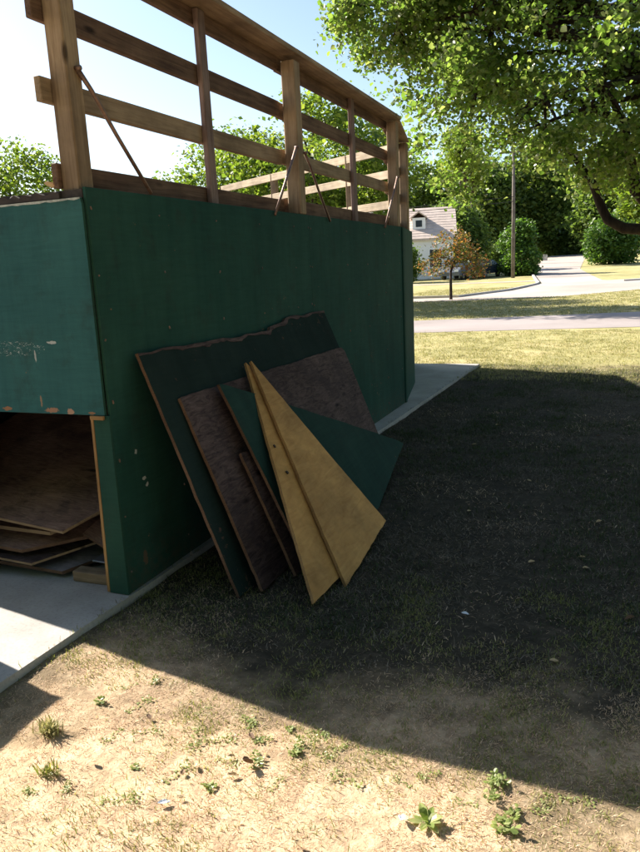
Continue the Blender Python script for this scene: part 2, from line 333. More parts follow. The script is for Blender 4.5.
def pyd(name, V, F, mat, parent=None, mw=None, smooth=False):
    me = bpy.data.meshes.new(name); me.from_pydata([tuple(v) for v in V], [], F); me.update()
    if smooth: me.polygons.foreach_set('use_smooth', [True] * len(me.polygons))
    return put(name, me, mat, parent, mw)
def tube(name, pts, radii, mat, parent=None, k=8, smooth=True):
    V, F = [], []; tube_into(V, F, pts, radii if hasattr(radii, '__len__') else [radii] * len(pts), k)
    return pyd(name, V, F, mat, parent, None, smooth)
def np_mesh(name, V, faces):
    """V (n,3); faces: list of int arrays (m,k)"""
    me = bpy.data.meshes.new(name); me.vertices.add(len(V)); me.vertices.foreach_set('co', np.asarray(V, np.float32).ravel())
    loops = np.concatenate([f.ravel() for f in faces]); tot = np.concatenate([np.full(len(f), f.shape[1]) for f in faces])
    me.loops.add(len(loops)); me.loops.foreach_set('vertex_index', loops.astype(np.int32))
    me.polygons.add(len(tot)); me.polygons.foreach_set('loop_start', np.concatenate([[0], np.cumsum(tot)[:-1]]).astype(np.int32))
    me.update(calc_edges=True); me.validate(); return me

# ------------------------------------------------------------------ terrain
def vnoise(x, y, seed=0):
    x = np.asarray(x, float); y = np.asarray(y, float); xi = np.floor(x).astype(int); yi = np.floor(y).astype(int); fx = x - xi; fy = y - yi
    def h(a, b):
        q = (a * 374761393 + b * 668265263 + seed * 1442695041) & 0x7fffffff; q = ((q ^ (q >> 13)) * 1274126177) & 0x7fffffff
        return ((q ^ (q >> 16)) & 0xffff) / 65535.0
    fx = fx * fx * (3 - 2 * fx); fy = fy * fy * (3 - 2 * fy)
    return (h(xi, yi) * (1 - fx) + h(xi + 1, yi) * fx) * (1 - fy) + (h(xi, yi + 1) * (1 - fx) + h(xi + 1, yi + 1) * fx) * fy
def T(x, y):
    x = np.asarray(x, float); y = np.asarray(y, float)
    t = np.clip((y - 40) / 80, 0, 1); s = t * t * (3 - 2 * t)
    z = -0.04 + 1.6 * s + np.maximum(0, y - 120) * 0.02
    near = np.clip((15.5 - y) / 3, 0, 1)
    return z + near * ((vnoise(x * 2.1, y * 2.1) - 0.5) * 0.022 + (vnoise(x * 7, y * 7, 3) - 0.5) * 0.012)
def Tz(x, y): return float(T(x, y))
xs = np.concatenate([np.linspace(-420, -20, 30), np.linspace(-18, -4.2, 36), np.arange(-4, 2.01, 0.07), np.linspace(2.3, 20, 40), np.linspace(25, 300, 18)])
ys = np.concatenate([np.linspace(-60, -1, 12), np.arange(0, 6, 0.07), np.arange(6, 16, 0.2), np.linspace(16.2, 60, 60), np.linspace(62, 150, 50), np.linspace(160, 900, 20)])
gx, gy = np.meshgrid(xs, ys); nx, ny = len(xs), len(ys)
V = np.stack([gx.ravel(), gy.ravel(), T(gx, gy).ravel()], 1)
i = np.arange(nx * ny).reshape(ny, nx); Fq = np.stack([i[:-1, :-1].ravel(), i[:-1, 1:].ravel(), i[1:, 1:].ravel(), i[1:, :-1].ravel()], 1)
me = np_mesh('ground', V, [Fq]); me.polygons.foreach_set('use_smooth', [True] * len(me.polygons))
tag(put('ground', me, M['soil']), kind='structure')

def strip(name, left, right, dz, mat, steps=24, thick=0.05):
    """a paved strip between two polylines (same number of points), following the terrain, with a little thickness"""
    def samp(P, t):
        k = t * (len(P) - 1); a = min(int(k), len(P) - 2); f = k - a
        return (P[a][0] * (1 - f) + P[a + 1][0] * f, P[a][1] * (1 - f) + P[a + 1][1] * f)
    V, F = [], []
    for s in range(steps + 1):
        for P in (left, right):
            x, y = samp(P, s / steps); z = Tz(x, max(y, 15.6)) + dz
            V.append((x, y, z)); V.append((x, y, z - thick))
    for s in range(steps):
        a = s * 4; b = a + 4
        F += [(a, a + 2, b + 2, b), (a, b, b + 1, a + 1), (a + 2, a + 3, b + 3, b + 2)]
    o = pyd(name, V, F, mat); return tag(o, kind='structure')
strip('path', [(-60, 9), (-4.69, 17.75), (0.52, 18.56), (40, 25)], [(-60, 12.5), (-5.69, 21.6), (0.64, 23.4), (40, 33)], 0.008, M['path'], 60)
strip('road', [(-80, 40), (-20, 33.5), (-6.75, 32.4), (-2.2, 33.8), (1.0, 38.2), (40, 60)], [(-80, 46), (-20, 36), (-7.2, 35.6), (-5.5, 41.5), (-4.5, 48.6), (36, 74)], 0.008, M['road'], 80)
strip('driveway', [(-5.0, 45.0), (-4.6, 50), (-7.18, 69.4), (-8.7, 90), (-10.4, 122), (-12, 150)], [(0.5, 47.5), (-0.97, 51.7), (-3.25, 71.4), (-3.7, 88), (-4.6, 122), (-5, 150)], 0.016, M['road'], 60)
strip('sidewalk', [(-40, 55), (-12, 53.6), (-5.4, 53.2)], [(-40, 56.2), (-12, 54.9), (-5.5, 54.5)], 0.012, M['road'], 30)
strip('kerb', [(-20, 36.15), (-7.2, 35.75), (-5.55, 41.6), (-4.75, 48.2), (-4.75, 50), (-7.3, 69.4)], [(-20, 36.3), (-7.25, 35.95), (-5.7, 41.7), (-4.92, 48.2), (-4.92, 50), (-7.48, 69.4)], 0.11, M['slab'], 60, 0.14)
strip('kerb', [(0.4, 48.6), (10, 54.0), (30, 71.5)], [(0.35, 48.75), (9.9, 54.2), (29.9, 71.7)], 0.11, M['slab'], 30, 0.14)

# the slab the ramp stands on: its right edge drifts out from the wall
bm = bmesh.new()
SL = [(-14, -2.5), (-2.505, -2.5), (-2.06, 11.9), (-14, 11.9)]
N = 26
edge = [(-2.505 + (0.445) * k / N + (random.uniform(-.006, .006) if 0 < k < N else 0), -2.5 + 14.4 * k / N) for k in range(N + 1)]
out = [(-14, -2.5)] + edge + [(-14, 11.9)]
tv = [bm.verts.new((x, y, 0)) for x, y in out]; lv = [bm.verts.new((x + (0.008 if 0 < q < len(out) - 1 else 0), y, -0.13)) for q, (x, y) in enumerate(out)]
bm.faces.new(tv)
for k in range(len(out)): bm.faces.new((tv[k], tv[(k + 1) % len(out)], lv[(k + 1) % len(out)], lv[k]))
tag(bm_obj('concrete_pad', bm, M['slab']), kind='structure')

# ------------------------------------------------------------------ the skate ramp
XW = -2.354; YA = 2.90; YB = 8.46; H = 2.084; ZP = 2.035; ZO = 0.98
Cn = (-2.63, 9.92); Dn = (-7.2, 12.75); C2 = (-3.13, 11.75)
ramp_o = thing('skate_ramp', 'dark green plywood quarter pipe ramp with a timber railing round its raised deck', 'skate ramp', (-3.2, 6.0, 0))
def curve(z, R0=2.035, x0=-3.9):
    s = (R0 - z) / R0; return x0 - R0 + R0 * math.sqrt(max(0, 1 - s * s))
TH = 0.018
# long wall: painted plywood sheets, butted with a small open joint
for y0, y1, dx in ((YA + 0.004, 5.625, 0), (5.631, YB, -0.003)):
    box('wall_sheet', (XW - TH + dx, y0, 0.002), (XW + dx, y1, H), M['green'], ramp_o, 0.002)
# the wall turns a little at its far end
v = Vector((Cn[0] - XW, Cn[1] - YB, 0)).normalized(); nrm = Vector((v.y, -v.x, 0))
for (a, b, nm) in (((XW, YB + 0.006), Cn, 'end_sheet'), (Cn, C2, 'end_sheet')):
    a = Vector((*a, 0)); b = Vector((*b, 0)); L = (b - a).length; x = (b - a).normalized(); y = Vector((0, 0, 1)).cross(x)
    mw = Matrix(((x.x, y.x, 0, a.x), (x.y, y.y, 0, a.y), (0, 0, 1, 0), (0, 0, 0, 1)))
    prism(nm, [(0, 0.002), (L, 0.002), (L, H), (0, H)], TH, M['green'], ramp_o, mw)
a = Vector((*C2, 0)); b = Vector((-7.6, 13.25, 0)); L = (b - a).length; x = (b - a).normalized(); y = Vector((0, 0, 1)).cross(x)
prism('back_sheet', [(0, 0.002), (L, 0.002), (L, H), (0, H)], TH, M['green'], ramp_o, Matrix(((x.x, y.x, 0, a.x), (x.y, y.y, 0, a.y), (0, 0, 1, 0), (0, 0, 0, 1))))
# corner trim board at the turn
box('corner_trim', (XW - 0.01, YB - 0.055, 0.003), (XW + 0.012, YB + 0.004, H - 0.002), M['green_trim'], ramp_o)
# side: upper panel follows the curve of the transition, the opening is below
up = [(-2.372, ZO), (-2.366, ZP - 0.03), (-2.372, ZP)] + [(-3.9, ZP)] + [(curve(z), z) for z in np.linspace(1.9, ZO, 10)]
cx, cz = -2.75, 1.45
prism('side_panel', [(x - cx, z - cz) for x, z in up], TH, M['green_panel'], ramp_o, Matrix.Translation((cx, YA - 0.02, cz)), M['green_trim'])
bm = bmesh.new(); add_box(bm, (-3.45, YA - 0.0215, ZP - 0.007), (-2.374, YA - 0.0015, ZP + 0.0015)); bmesh.ops.subdivide_edges(bm, edges=[e for e in bm.edges if abs((e.verts[0].co - e.verts[1].co).x) > 0.5], cuts=30)
for v_ in bm.verts:
    if v_.co.z < ZP: v_.co.z += random.uniform(-.004, .003)
bm_obj('worn_edge', bm, M['pale_edge'], ramp_o)
lo = [(-3.36, 0.01), (-3.36, ZO - 0.004)] + [(curve(z), z) for z in np.linspace(ZO - 0.004, 0.03, 14)] + [(-5.86, 0.01)]
prism('lower_panel', [(x + 4, z - 0.5) for x, z in lo], TH, M['green_panel'], ramp_o, Matrix.Translation((-4, YA - 0.018, 0.5)), M['bare'])
# corner post under the panel: green face, raw inner edge
bm = bmesh.new()
for (x0, x1, z) in ((-2.472, XW + 0.004, 0.004),): pass
pts_b = [(-2.470, YA - 0.016), (XW + 0.003, YA - 0.016), (XW + 0.003, YA + 0.0), (-2.470, YA + 0.0)]
pts_t = [(-2.446, YA - 0.016), (XW + 0.003, YA - 0.016), (XW + 0.003, YA + 0.0), (-2.446, YA + 0.0)]
vb = [bm.verts.new((x + 2.4, y - YA, 0.004 - 0.5)) for x, y in pts_b]; vt = [bm.verts.new((x + 2.4, y - YA, ZO - 0.003 - 0.5)) for x, y in pts_t]
bm.faces.new(vb[::-1]); bm.faces.new(vt)
for k in range(4): bm.faces.new((vb[k], vb[(k + 1) % 4], vt[(k + 1) % 4], vt[k]))
bm_obj('corner_post', bm, M['green_trim'], ramp_o, Matrix.Translation((-2.4, YA, 0.5)))
beam('post_edge', (-2.483, YA + 0.03, 0.004), (-2.460, YA + 0.03, ZO - 0.004), 0.020, 0.088, M['bare'], ramp_o, up=(0, 1, 0), bevel=0.002)
box('sill_block', (-2.455, YA - 0.036, ZO - 0.022), (-2.372, YA - 0.021, ZO - 0.002), M['bare'], ramp_o, 0.002)
# studs and plates inside, seen through the opening
for y in (3.5, 4.1, 4.7, 5.3, 5.9, 6.5, 7.1, 7.7, 8.3):
    box('stud', (XW - TH - 0.09, y, 0.05), (XW - TH - 0.001, y + 0.038, H - 0.14), M['timber_dark'], ramp_o)
box('floor_plate', (XW - TH - 0.09, YA + 0.09, 0.006), (XW - TH - 0.001, YB, 0.048), M['timber_dark'], ramp_o)
for y in np.arange(3.3, 9.5, 0.6):
    box('joist', (-3.88, y, H - 0.137), (XW - TH - 0.002 - max(0, y + .04 - YB) * .2 - (0.02 if y > 8.3 else 0), y + 0.038, ZP - 0.002), M['timber_dark'], ramp_o)
# deck boards in plywood, dark and rotten at the edge
dk = [(-3.9, YA + 0.002), (XW - TH - 0.002, YA + 0.002), (XW - TH - 0.002, YB), (Cn[0] - 0.03, Cn[1]), (Dn[0], Dn[1] - 0.1), (-7.2, 9.5), (-3.9, 9.5)]
bm = bmesh.new(); tv = [bm.verts.new((x, y, H - 0.006 + random.uniform(-.004, .004))) for x, y in dk]; bv = [bm.verts.new((x, y, ZP)) for x, y in dk]
bm.faces.new(tv); bm.faces.new(bv[::-1])
for k in range(len(dk)): bm.faces.new((tv[k], bv[k], bv[(k + 1) % len(dk)], tv[(k + 1) % len(dk)]))
bm_obj('deck', bm, M['rot'], ramp_o)
bm = bmesh.new(); add_box(bm, (-3.45, YA - 0.012, ZP + 0.006), (-2.50, YA + 0.004, ZP + 0.030)); bmesh.ops.subdivide_edges(bm, edges=[e for e in bm.edges if abs((e.verts[0].co - e.verts[1].co).x) > 0.5], cuts=26)
for v_ in bm.verts:
    if v_.co.z > ZP + 0.02: v_.co.z += random.uniform(-0.008, 0.014); v_.co.y += random.uniform(-.004, .002)
bm_obj('rotten_edge', bm, M['rot'], ramp_o)
# riding surface: a curved sheet
V, F = [], []
zs = np.concatenate([np.linspace(ZP, 0.2, 16), np.linspace(0.16, 0.015, 6)])
for z in zs:
    for y_ in (YA, 9.5): V.append((curve(z), y_, z)); V.append((curve(z) + 0.02, y_, z - 0.012))
for k in range(len(zs) - 1):
    a = k * 4; b = a + 4; F += [(a, a + 2, b + 2, b), (a + 1, b + 1, b + 3, a + 3), (a, b, b + 1, a + 1), (a + 2, a + 3, b + 3, b + 2)]
pyd('riding_surface', V, F, M['ply_grey'], ramp_o)
tube('coping', [(-3.91, YA, ZP + 0.03), (-3.91, 9.5, ZP + 0.03)], 0.03, M['steel'], ramp_o)
# ---- railing
def post(x, y, z0, z1, w, mat, d=None, lean=(0, 0)):
    d = d or w; return beam('railing_post', (x, y, z0), (x + lean[0], y + lean[1], z1), w, d, mat, ramp_o, up=(0, 1, 0), bevel=0.006)
post(-2.451, 2.975, ZP + 0.004, 3.30, 0.104, M['timber'])
post(-2.412, 5.54, H + 0.002, 3.225, 0.112, M['timber'])
post(-2.420, 8.36, H + 0.002, 3.225, 0.110, M['timber'])
post(-2.71, 9.86, H + 0.002, 3.225, 0.10, M['timber'])
XR = -2.523
def rails(p0, p1, mats, tops=(2.205, 2.585, 2.945, 3.268)):
    for (z1, hh), mt in zip(((tops[0], 0.115), (tops[1], 0.11), (tops[2], 0.115), (tops[3], 0.098)), mats):
        beam('rail', (p0[0], p0[1] + (0.045 if z1 < 2.3 and p0[1] < 3 else 0), z1 - hh / 2), (p1[0], p1[1], z1 - hh / 2), 0.036, hh, mt, ramp_o)
tmb = [M['timber_dark'], M['timber'], M['timber_dark'], M['timber_dark']]
rails((XR, 2.855), (XR, 5.498), tmb); rails((XR, 5.502), (XR, 8.42), tmb, (2.215, 2.592, 2.94, 3.262))
for q0, q1 in (((-2.432, 2.83, 3.289), (-2.432, 5.498, 3.284)), ((-2.432, 5.502, 3.284), (-2.432, 8.42, 3.266))):
    beam('cap_rail', q0, q1, 0.20, 0.036, M['timber'], ramp_o)
rails((-2.545, 8.46), (-2.80, 9.90), tmb, (2.21, 2.585, 2.93, 3.255))
beam('cap_rail', (-2.44, 8.425, 3.268), (-2.74, 9.95, 3.262), 0.16, 0.034, M['timber'], ramp_o)
for y, lx in ((4.325, 0.02), (7.15, 0.0)):
    beam('baluster', (XR + 0.038 + 0.002, y, H - 0.0), (XR + 0.04, y - 0.01, 3.262), 0.038, 0.085, M['timber_grey'], ramp_o, up=(0, 1, 0))
# screw heads holding the sheets, too small to pick apart
V, F = [], []
for y in (YA + 0.03, 3.5, 4.12, 4.72, 5.32, 5.605, 5.655, 6.52, 7.12, 7.72, 8.30):
    for z in np.arange(0.12, 2.06, 0.31):
        tube_into(V, F, [(XW - .002, y + random.uniform(-.008, .008), z + random.uniform(-.02, .02)), (XW + .0022, y, z)], [.0055, .0045], 6)
tag(pyd('screw_heads', V, F, M['steel'], ramp_o), kind='stuff')
# railing of the far side of the deck, in the sun
fr = [(-2.86, 10.02), (-7.0, 12.55)]
box('inner_sheet', (-7.2, 9.5, 0.003), (-3.92, 9.518, ZP - 0.003), M['green_panel'], ramp_o); box('inner_sheet', (-7.218, 9.5, 0.003), (-7.2, 12.7, ZP - 0.003), M['green_panel'], ramp_o)
for zt, hh in ((3.262, 0.115), (2.935, 0.11), (2.53, 0.11)):
    beam('rail', (*fr[0], zt - hh / 2), (*fr[1], zt - hh / 2), 0.036, hh, M['timber_pale'], ramp_o)
for t_ in (0.20, 0.62, 0.985):
    x = fr[0][0] + (fr[1][0] - fr[0][0]) * t_ - 0.06; y = fr[0][1] + (fr[1][1] - fr[0][1]) * t_ - 0.0 + 0.085
    beam('railing_post', (x, y, H), (x, y, 3.26), 0.10, 0.10, M['timber'], ramp_o, up=(0, 1, 0))
# brace rods from posts down to the wall top, flattened and bolted at the upper end
for (a, b, r0) in (((-2.390, 2.985, 2.625), (-2.340, 3.42, 2.09), 0.011), ((-2.350, 5.44, 2.58), (-2.335, 4.95, 2.05), 0.010), ((-2.350, 5.60, 2.56), (-2.335, 6.06, 2.05), 0.010), ((-2.352, 8.28, 2.62), (-2.335, 7.69, 2.05), 0.011)):
    a = Vector(a); b = Vector(b); mid = a.lerp(b, 0.17) + Vector((0.004, 0, 0.006))
    rd = tube('brace_rod', [a, mid, a.lerp(b, 0.5), b], [r0 * 1.25, r0 * 1.1, r0, r0], M['steel'], ramp_o)
    tube('bolt', [a + Vector((-0.01, 0, 0)), a + Vector((0.022, 0, 0))], 0.012, M['steel'], rd)

# ------------------------------------------------------------------ leaning plywood
GZ = -0.04
def lean_frame(xg, xt, zt):
    up = Vector((xt - xg, 0, zt - GZ)).normalized(); x = Vector((0, 1, 0)); y = up.cross(x)   # y points into the wall
    return Matrix(((x.x, y.x, up.x, xg), (x.y, y.y, up.y, 0), (x.z, y.z, up.z, GZ), (0, 0, 0, 1))), math.hypot(xt - xg, zt - GZ) / (zt - GZ)
def ragged(p, q, k, amp, seed=0):
    rr = random.Random(seed); return [(p[0] + (q[0] - p[0]) * i / k, p[1] + (q[1] - p[1]) * i / k + (rr.uniform(-amp, amp) if 0 < i < k else 0)) for i in range(k + 1)]
def leaning(name, label, plane, pts, mat, edge, th=0.018, cat='plywood sheet', turn=0.0):
    mw, k = lean_frame(*plane)
    P = [(y, (z - GZ) * k) for y, z in pts]; y0 = sum(q[0] for q in P) / len(P)
    rr = random.Random(len(label)); o = prism(name, rough([(a - y0, b) for a, b in P], .0022, .045, rr), th, mat, None, mw @ Matrix.Translation((y0, 0, 0)), edge, warp=(.005, rr.uniform(0, 6)) if not 'large' in label else (.0015, 1))
    return tag(o, label, cat, 'plywood pieces leaning on the ramp wall')
top = ragged((3.12, 1.265), (4.66, 1.235), 14, 0.008, 1) + [(4.70, 1.262), (4.95, 1.278)] + ragged((5.0, 1.300), (5.79, 1.30), 8, 0.007, 2)
leaning('plywood_sheet', 'large dark green plywood sheet with ragged splintered top edge, backmost against the wall', (-1.80, -2.318, 1.275), [(5.84, GZ + 0.004), (3.10, GZ + 0.004)][::-1][:1] + top + [(5.84, GZ + 0.004)], M['green_board'], M['ply_edge'])
leaning('plywood_sheet', 'weathered brown plywood sheet with worn dark blotches leaning on the big green sheet', (-1.715, -2.23, 1.10), [(3.20, GZ + 0.004), (3.285, 1.0)] + ragged((3.30, 1.003), (5.78, 0.985), 12, 0.004, 5) + [(5.82, 0.95), (5.70, 0.27), (5.66, GZ + 0.004)], M['ply_brown'], M['ply_edge'])
leaning('plywood_offcut', 'narrow dark plywood strip wedged behind the crooked green piece', (-1.62, -2.20, 1.10), [(3.44, GZ + 0.004), (3.53, 0.64), (3.75, 0.63), (3.70, GZ + 0.004)], M['ply_brown'], M['ply_edge'])
leaning('plywood_offcut', 'crooked dark green plywood offcut whose corner juts out to the right', (-1.52, -2.175, 1.08), [(3.46, GZ + 0.02), (3.51, 0.22), (3.63, 1.02)] + ragged((3.66, 1.015), (5.70, 0.21), 10, 0.004, 6) + [(5.78, 0.165), (4.66, GZ + 0.004)], M['green_offcut'], M['ply_edge'])
leaning('plywood_triangle', 'narrow pale tan plywood triangle half hidden behind the wide tan one', (-1.325, -2.255, 1.15), [(3.075, GZ + 0.045), (3.62, GZ + 0.03), (4.115, 1.06), (4.10, 1.085)], M['ply_tan'], M['tan_edge'])
leaning('plywood_triangle', 'wide tan plywood triangle standing in front of all the other pieces', (-1.29, -2.225, 1.15), [(3.385, GZ + 0.010), (4.255, 0.028), (4.118, 1.088), (4.108, 1.088)], M['ply_tan'], M['tan_edge'])

tr = [o_ for o_ in bpy.data.objects if o_.name.startswith('plywood_triangle')][0]; mwk, kk = lean_frame(-1.325, -2.255, 1.15)
for y_, z_, r0 in ((3.725, 0.635, .008), (3.655, 0.50, .009)):
    V = [(y_, -0.002, (z_ - GZ) * kk)] + [(y_ + r0 * random.uniform(.7, 1.2) * math.cos(a), -0.001, (z_ - GZ) * kk + 1.5 * r0 * random.uniform(.7, 1.2) * math.sin(a)) for a in np.linspace(0, 5.6, 9)]
    pyd('knot', [(a, b - .006, c_) for a, b, c_ in V], [(0, k_, k_ % 9 + 1) for k_ in range(1, 10)], M['rot'], tr, mwk).modifiers.new('thickness', 'SOLIDIFY').thickness = .008
# torn veneer along the top of the big green sheet: bare brown, a little proud of the paint
mw, kk = lean_frame(-1.80, -2.318, 1.275); rr = random.Random(9)
big_sheet = bpy.data.objects['plywood_sheet']
V, F = [], []
for a in range(len(top) - 1):
    (y0, z0), (y1, z1) = top[a], top[a + 1]
    for q in range(3):
        for f in (q / 3, (q + 1) / 3):
            y = y0 + (y1 - y0) * f; z = (z0 + (z1 - z0) * f - GZ) * kk
            dd = (0.010 + 0.020 * float(vnoise(y * 5.0, 2.2, 4)) * float(vnoise(y * 23, 0.5, 8)) * 2)
            V += [(y, -0.0025, z - 0.001), (y, -0.0025, z - dd)]
        b = len(V) - 4; F.append((b, b + 2, b + 3, b + 1))
ov = pyd('torn_veneer', V, F, M['ply_brown'], big_sheet, mw); ov.modifiers.new('thickness', 'SOLIDIFY').thickness = 0.002
# ------------------------------------------------------------------ loose plywood piled under the ramp
def sheet(name, label, pts, th, mat, edge, cat='plywood sheet'):
    """a flat piece through three or four given corners (world), thickness downwards"""
    P = [Vector(q) for q in pts]; nn = (P[1] - P[0]).cross(P[2] - P[0]).normalized()
    if nn.z < 0: nn = -nn
    x = (P[1] - P[0]).normalized(); y = nn.cross(x); o = P[0]
    loc = [((q - o).dot(x), (q - o).dot(y)) for q in P]
    bm = bmesh.new(); t = [bm.verts.new((a, b, 0)) for a, b in loc]; d = [bm.verts.new((a, b, -th)) for a, b in loc]
    bm.faces.new(t); bm.faces.new(d)
    for k in range(len(t)):
        q = bm.faces.new((t[k], d[k], d[(k + 1) % len(t)], t[(k + 1) % len(t)])); q.material_index = 1
    ob = bm_obj(name, bm, [mat, edge], None, Matrix(((x.x, y.x, nn.x, o.x), (x.y, y.y, nn.y, o.y), (x.z, y.z, nn.z, o.z), (0, 0, 0, 1))))
    return tag(ob, label, cat, 'loose plywood piled under the ramp')
sheet('plywood_sheet', 'bluish grey plywood sheet lowest in the pile under the ramp', [(-4.2, 2.97, 0.075), (-2.86, 2.96, 0.045), (-2.60, 3.50, 0.075), (-4.0, 4.2, 0.12)], 0.02, M['ply_pale'], M['ply_edge'])
sheet('plywood_sheet', 'brown plywood sheet slanting through the middle of the pile under the ramp', [(-4.1, 2.96, 0.19), (-3.12, 2.94, 0.155), (-2.50, 3.45, 0.215), (-2.7, 4.3, 0.28), (-3.8, 4.4, 0.31)], 0.02, M['ply_pile'], M['ply_edge'])
sheet('plywood_sheet', 'short plywood sheet with a pale front edge under the topmost sheet', [(-4.0, 3.05, 0.245), (-2.98, 3.03, 0.245), (-2.72, 3.9, 0.31), (-3.9, 4.2, 0.33)], 0.022, M['ply_pile'], M['timber'])
sheet('plywood_sheet', 'big mottled brown plywood sheet topmost in the pile under the ramp', [(-4.2, 2.98, 0.40), (-2.83, 2.97, 0.285), (-2.48, 3.80, 0.50), (-2.55, 4.35, 0.72), (-4.1, 4.35, 0.84)], 0.018, M['ply_pile'], M['timber'])
sheet('plywood_sheet', 'narrow brown plywood offcut poking out askew at the left of the pile', [(-3.75, 2.93, 0.115), (-3.02, 2.90, 0.10), (-2.74, 3.45, 0.125), (-3.6, 3.6, 0.14)], 0.014, M['ply_brown'], M['timber'])
sheet('plywood_sheet', 'split reddish plywood offcut leaning on the pile beside the corner post', [(-2.86, 3.16, 0.20), (-2.52, 3.06, 0.125), (-2.49, 3.55, 0.29), (-2.80, 3.75, 0.31)], 0.016, M['ply_pile'], M['ply_edge'])
sheet('plywood_sheet', 'dark plywood sheet lying deep inside the pile near the corner post', [(-3.0, 3.42, 0.17), (-2.50, 3.30, 0.155), (-2.48, 4.2, 0.24), (-3.0, 4.3, 0.25)], 0.018, M['ply_pale'], M['ply_edge'])
o = beam('lumber_block', (-2.775, 2.985, 0.034), (-2.505, 2.995, 0.032), 0.08, 0.062, M['timber'], None); tag(o, 'short brown lumber offcut lying on the concrete beside the corner post', 'lumber')
o = beam('metal_strip', (-2.72, 3.10, 0.088), (-2.47, 3.11, 0.078), 0.10, 0.012, M['steel_bright'], None); tag(o, 'thin grey metal strip lying on the lumber offcut under the ramp', 'metal strip')

# a second, low skate box off to the left (its shadow reaches the slab)
sb = thing('skate_box', 'low green plywood skate box standing on the concrete pad left of the ramp', 'skate box', (-4.3, 1.5, 0))
box('side_sheet', (-5.4, 2.36, 0.004), (-3.48, 2.378, 0.86), M['green_panel'], sb); box('side_sheet', (-5.4, 0.6, 0.004), (-3.48, 0.618, 0.86), M['green_panel'], sb)
box('end_sheet', (-3.48, 0.6, 0.004), (-3.462, 2.378, 0.86), M['green_panel'], sb); box('end_sheet', (-5.418, 0.6, 0.004), (-5.4, 2.378, 0.86), M['green_panel'], sb)
box('top_sheet', (-5.42, 0.59, 0.861), (-3.455, 2.385, 0.885), M['ply_grey'], sb)

# ------------------------------------------------------------------ grass
def blades(name, x0, x1, y0, y1, count, L, wd, lean, mat, dens=None, cell=0.0, rise=0.0):
    """count blades; cell > 0 gathers them in tufts of that radius. Returns one mesh object"""
    x = rng.uniform(x0, x1, count); y = rng.uniform(y0, y1, count)
    if cell:
        k = max(1, count // 14); cxs = rng.uniform(x0, x1, k); cys = rng.uniform(y0, y1, k); w = rng.integers(0, k, count)
        x = cxs[w] + rng.normal(0, cell, count); y = cys[w] + rng.normal(0, cell, count)
    keep = np.ones(count, bool)
    keep &= ~((x < -2.43 + 0.031 * y + 0.012 - 0.05 * rng.uniform(0, 1, count) ** 4) & (y < 11.92)) 
    if dens is not None: keep &= rng.uniform(0, 1, count) < dens(x, y)
    keep &= ~((y > np.interp(x, [-60, -4.69, .52, 40], [9, 17.75, 18.56, 25]) - 0.0) & (y < np.interp(x, [-60, -5.69, .64, 40], [12.5, 21.6, 23.4, 33])))
    x, y = x[keep], y[keep]; c = len(x); z = T(x, y) - 0.002; z = np.where((x < -2.425 + 0.031 * y) & (y < 11.9), 0.001, z)
    az = rng.uniform(0, 2 * np.pi, c); ln = np.clip(rng.normal(lean[0], lean[1], c), 0.02, 1.52); LL = L[0] + (L[1] - L[0]) * rng.beta(1.6, 2.6, c); ww = wd * rng.uniform(0.6, 1.4, c)
    dx, dy = np.cos(az), np.sin(az); px_, py_ = -dy, dx
    h1 = LL * 0.55; ln2 = np.clip(ln + rng.uniform(0.0, 0.5, c), 0, 1.56)
    mx = x + dx * np.sin(ln) * h1; my = y + dy * np.sin(ln) * h1; mz = z + np.cos(ln) * h1 + rise * rng.uniform(0, 1, c)
    tx = mx + dx * np.sin(ln2) * (LL - h1); ty = my + dy * np.sin(ln2) * (LL - h1); tz = mz + np.cos(ln2) * (LL - h1)
    P = np.empty((c, 5, 3))
    P[:, 0] = np.stack([x - px_ * ww / 2, y - py_ * ww / 2, z], 1); P[:, 1] = np.stack([x + px_ * ww / 2, y + py_ * ww / 2, z], 1)
    P[:, 2] = np.stack([mx + px_ * ww * .4, my + py_ * ww * .4, mz], 1); P[:, 3] = np.stack([mx - px_ * ww * .4, my - py_ * ww * .4, mz], 1); P[:, 4] = np.stack([tx, ty, tz], 1)
    i = np.arange(c)[:, None] * 5
    me = np_mesh(name, P.reshape(-1, 3), [i + np.array([[0, 1, 2, 3]]), i + np.array([[3, 2, 4]])])
    return tag(put(name, me, mat), kind='stuff')
patch = lambda f, lo, hi, s=0: (lambda x, y: np.clip((0.65 * vnoise(x * f, y * f, s) + 0.35 * vnoise(x * f * 3.1, y * f * 3.1, s + 5) - lo) / (hi - lo), 0.0, 1))
pat = patch(3.2, 0.15, 0.62, 11)
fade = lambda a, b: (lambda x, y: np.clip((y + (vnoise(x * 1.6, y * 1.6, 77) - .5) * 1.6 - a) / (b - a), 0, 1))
near = fade(1.85, 2.8)  # blade change laid along the shadow edge, painting shade into the grass
fine = patch(11, 0.25, 0.7, 61)
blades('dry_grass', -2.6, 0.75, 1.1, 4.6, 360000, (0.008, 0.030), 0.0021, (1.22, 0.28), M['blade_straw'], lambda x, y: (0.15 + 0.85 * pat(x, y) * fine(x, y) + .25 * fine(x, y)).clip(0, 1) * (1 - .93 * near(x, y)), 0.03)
blades('shade_dead_grass', -2.45, 0.9, 2.6, 12.0, 120000, (0.02, 0.055), 0.0042, (1.1, 0.3), M['blade_shade_dead'], lambda x, y: (0.12 + 0.88 * patch(2.2, .3, .62, 15)(x, y)) * near(x, y), 0.04)  # darkened blades spread over the ramp's shadow area
blades('dry_grass', -2.3, 0.9, 2.6, 8.5, 60000, (0.02, 0.05), 0.0040, (1.2, 0.25), M['blade_straw'], lambda x, y: .35 * patch(1.5, .52, .8, 93)(x, y), 0.05)
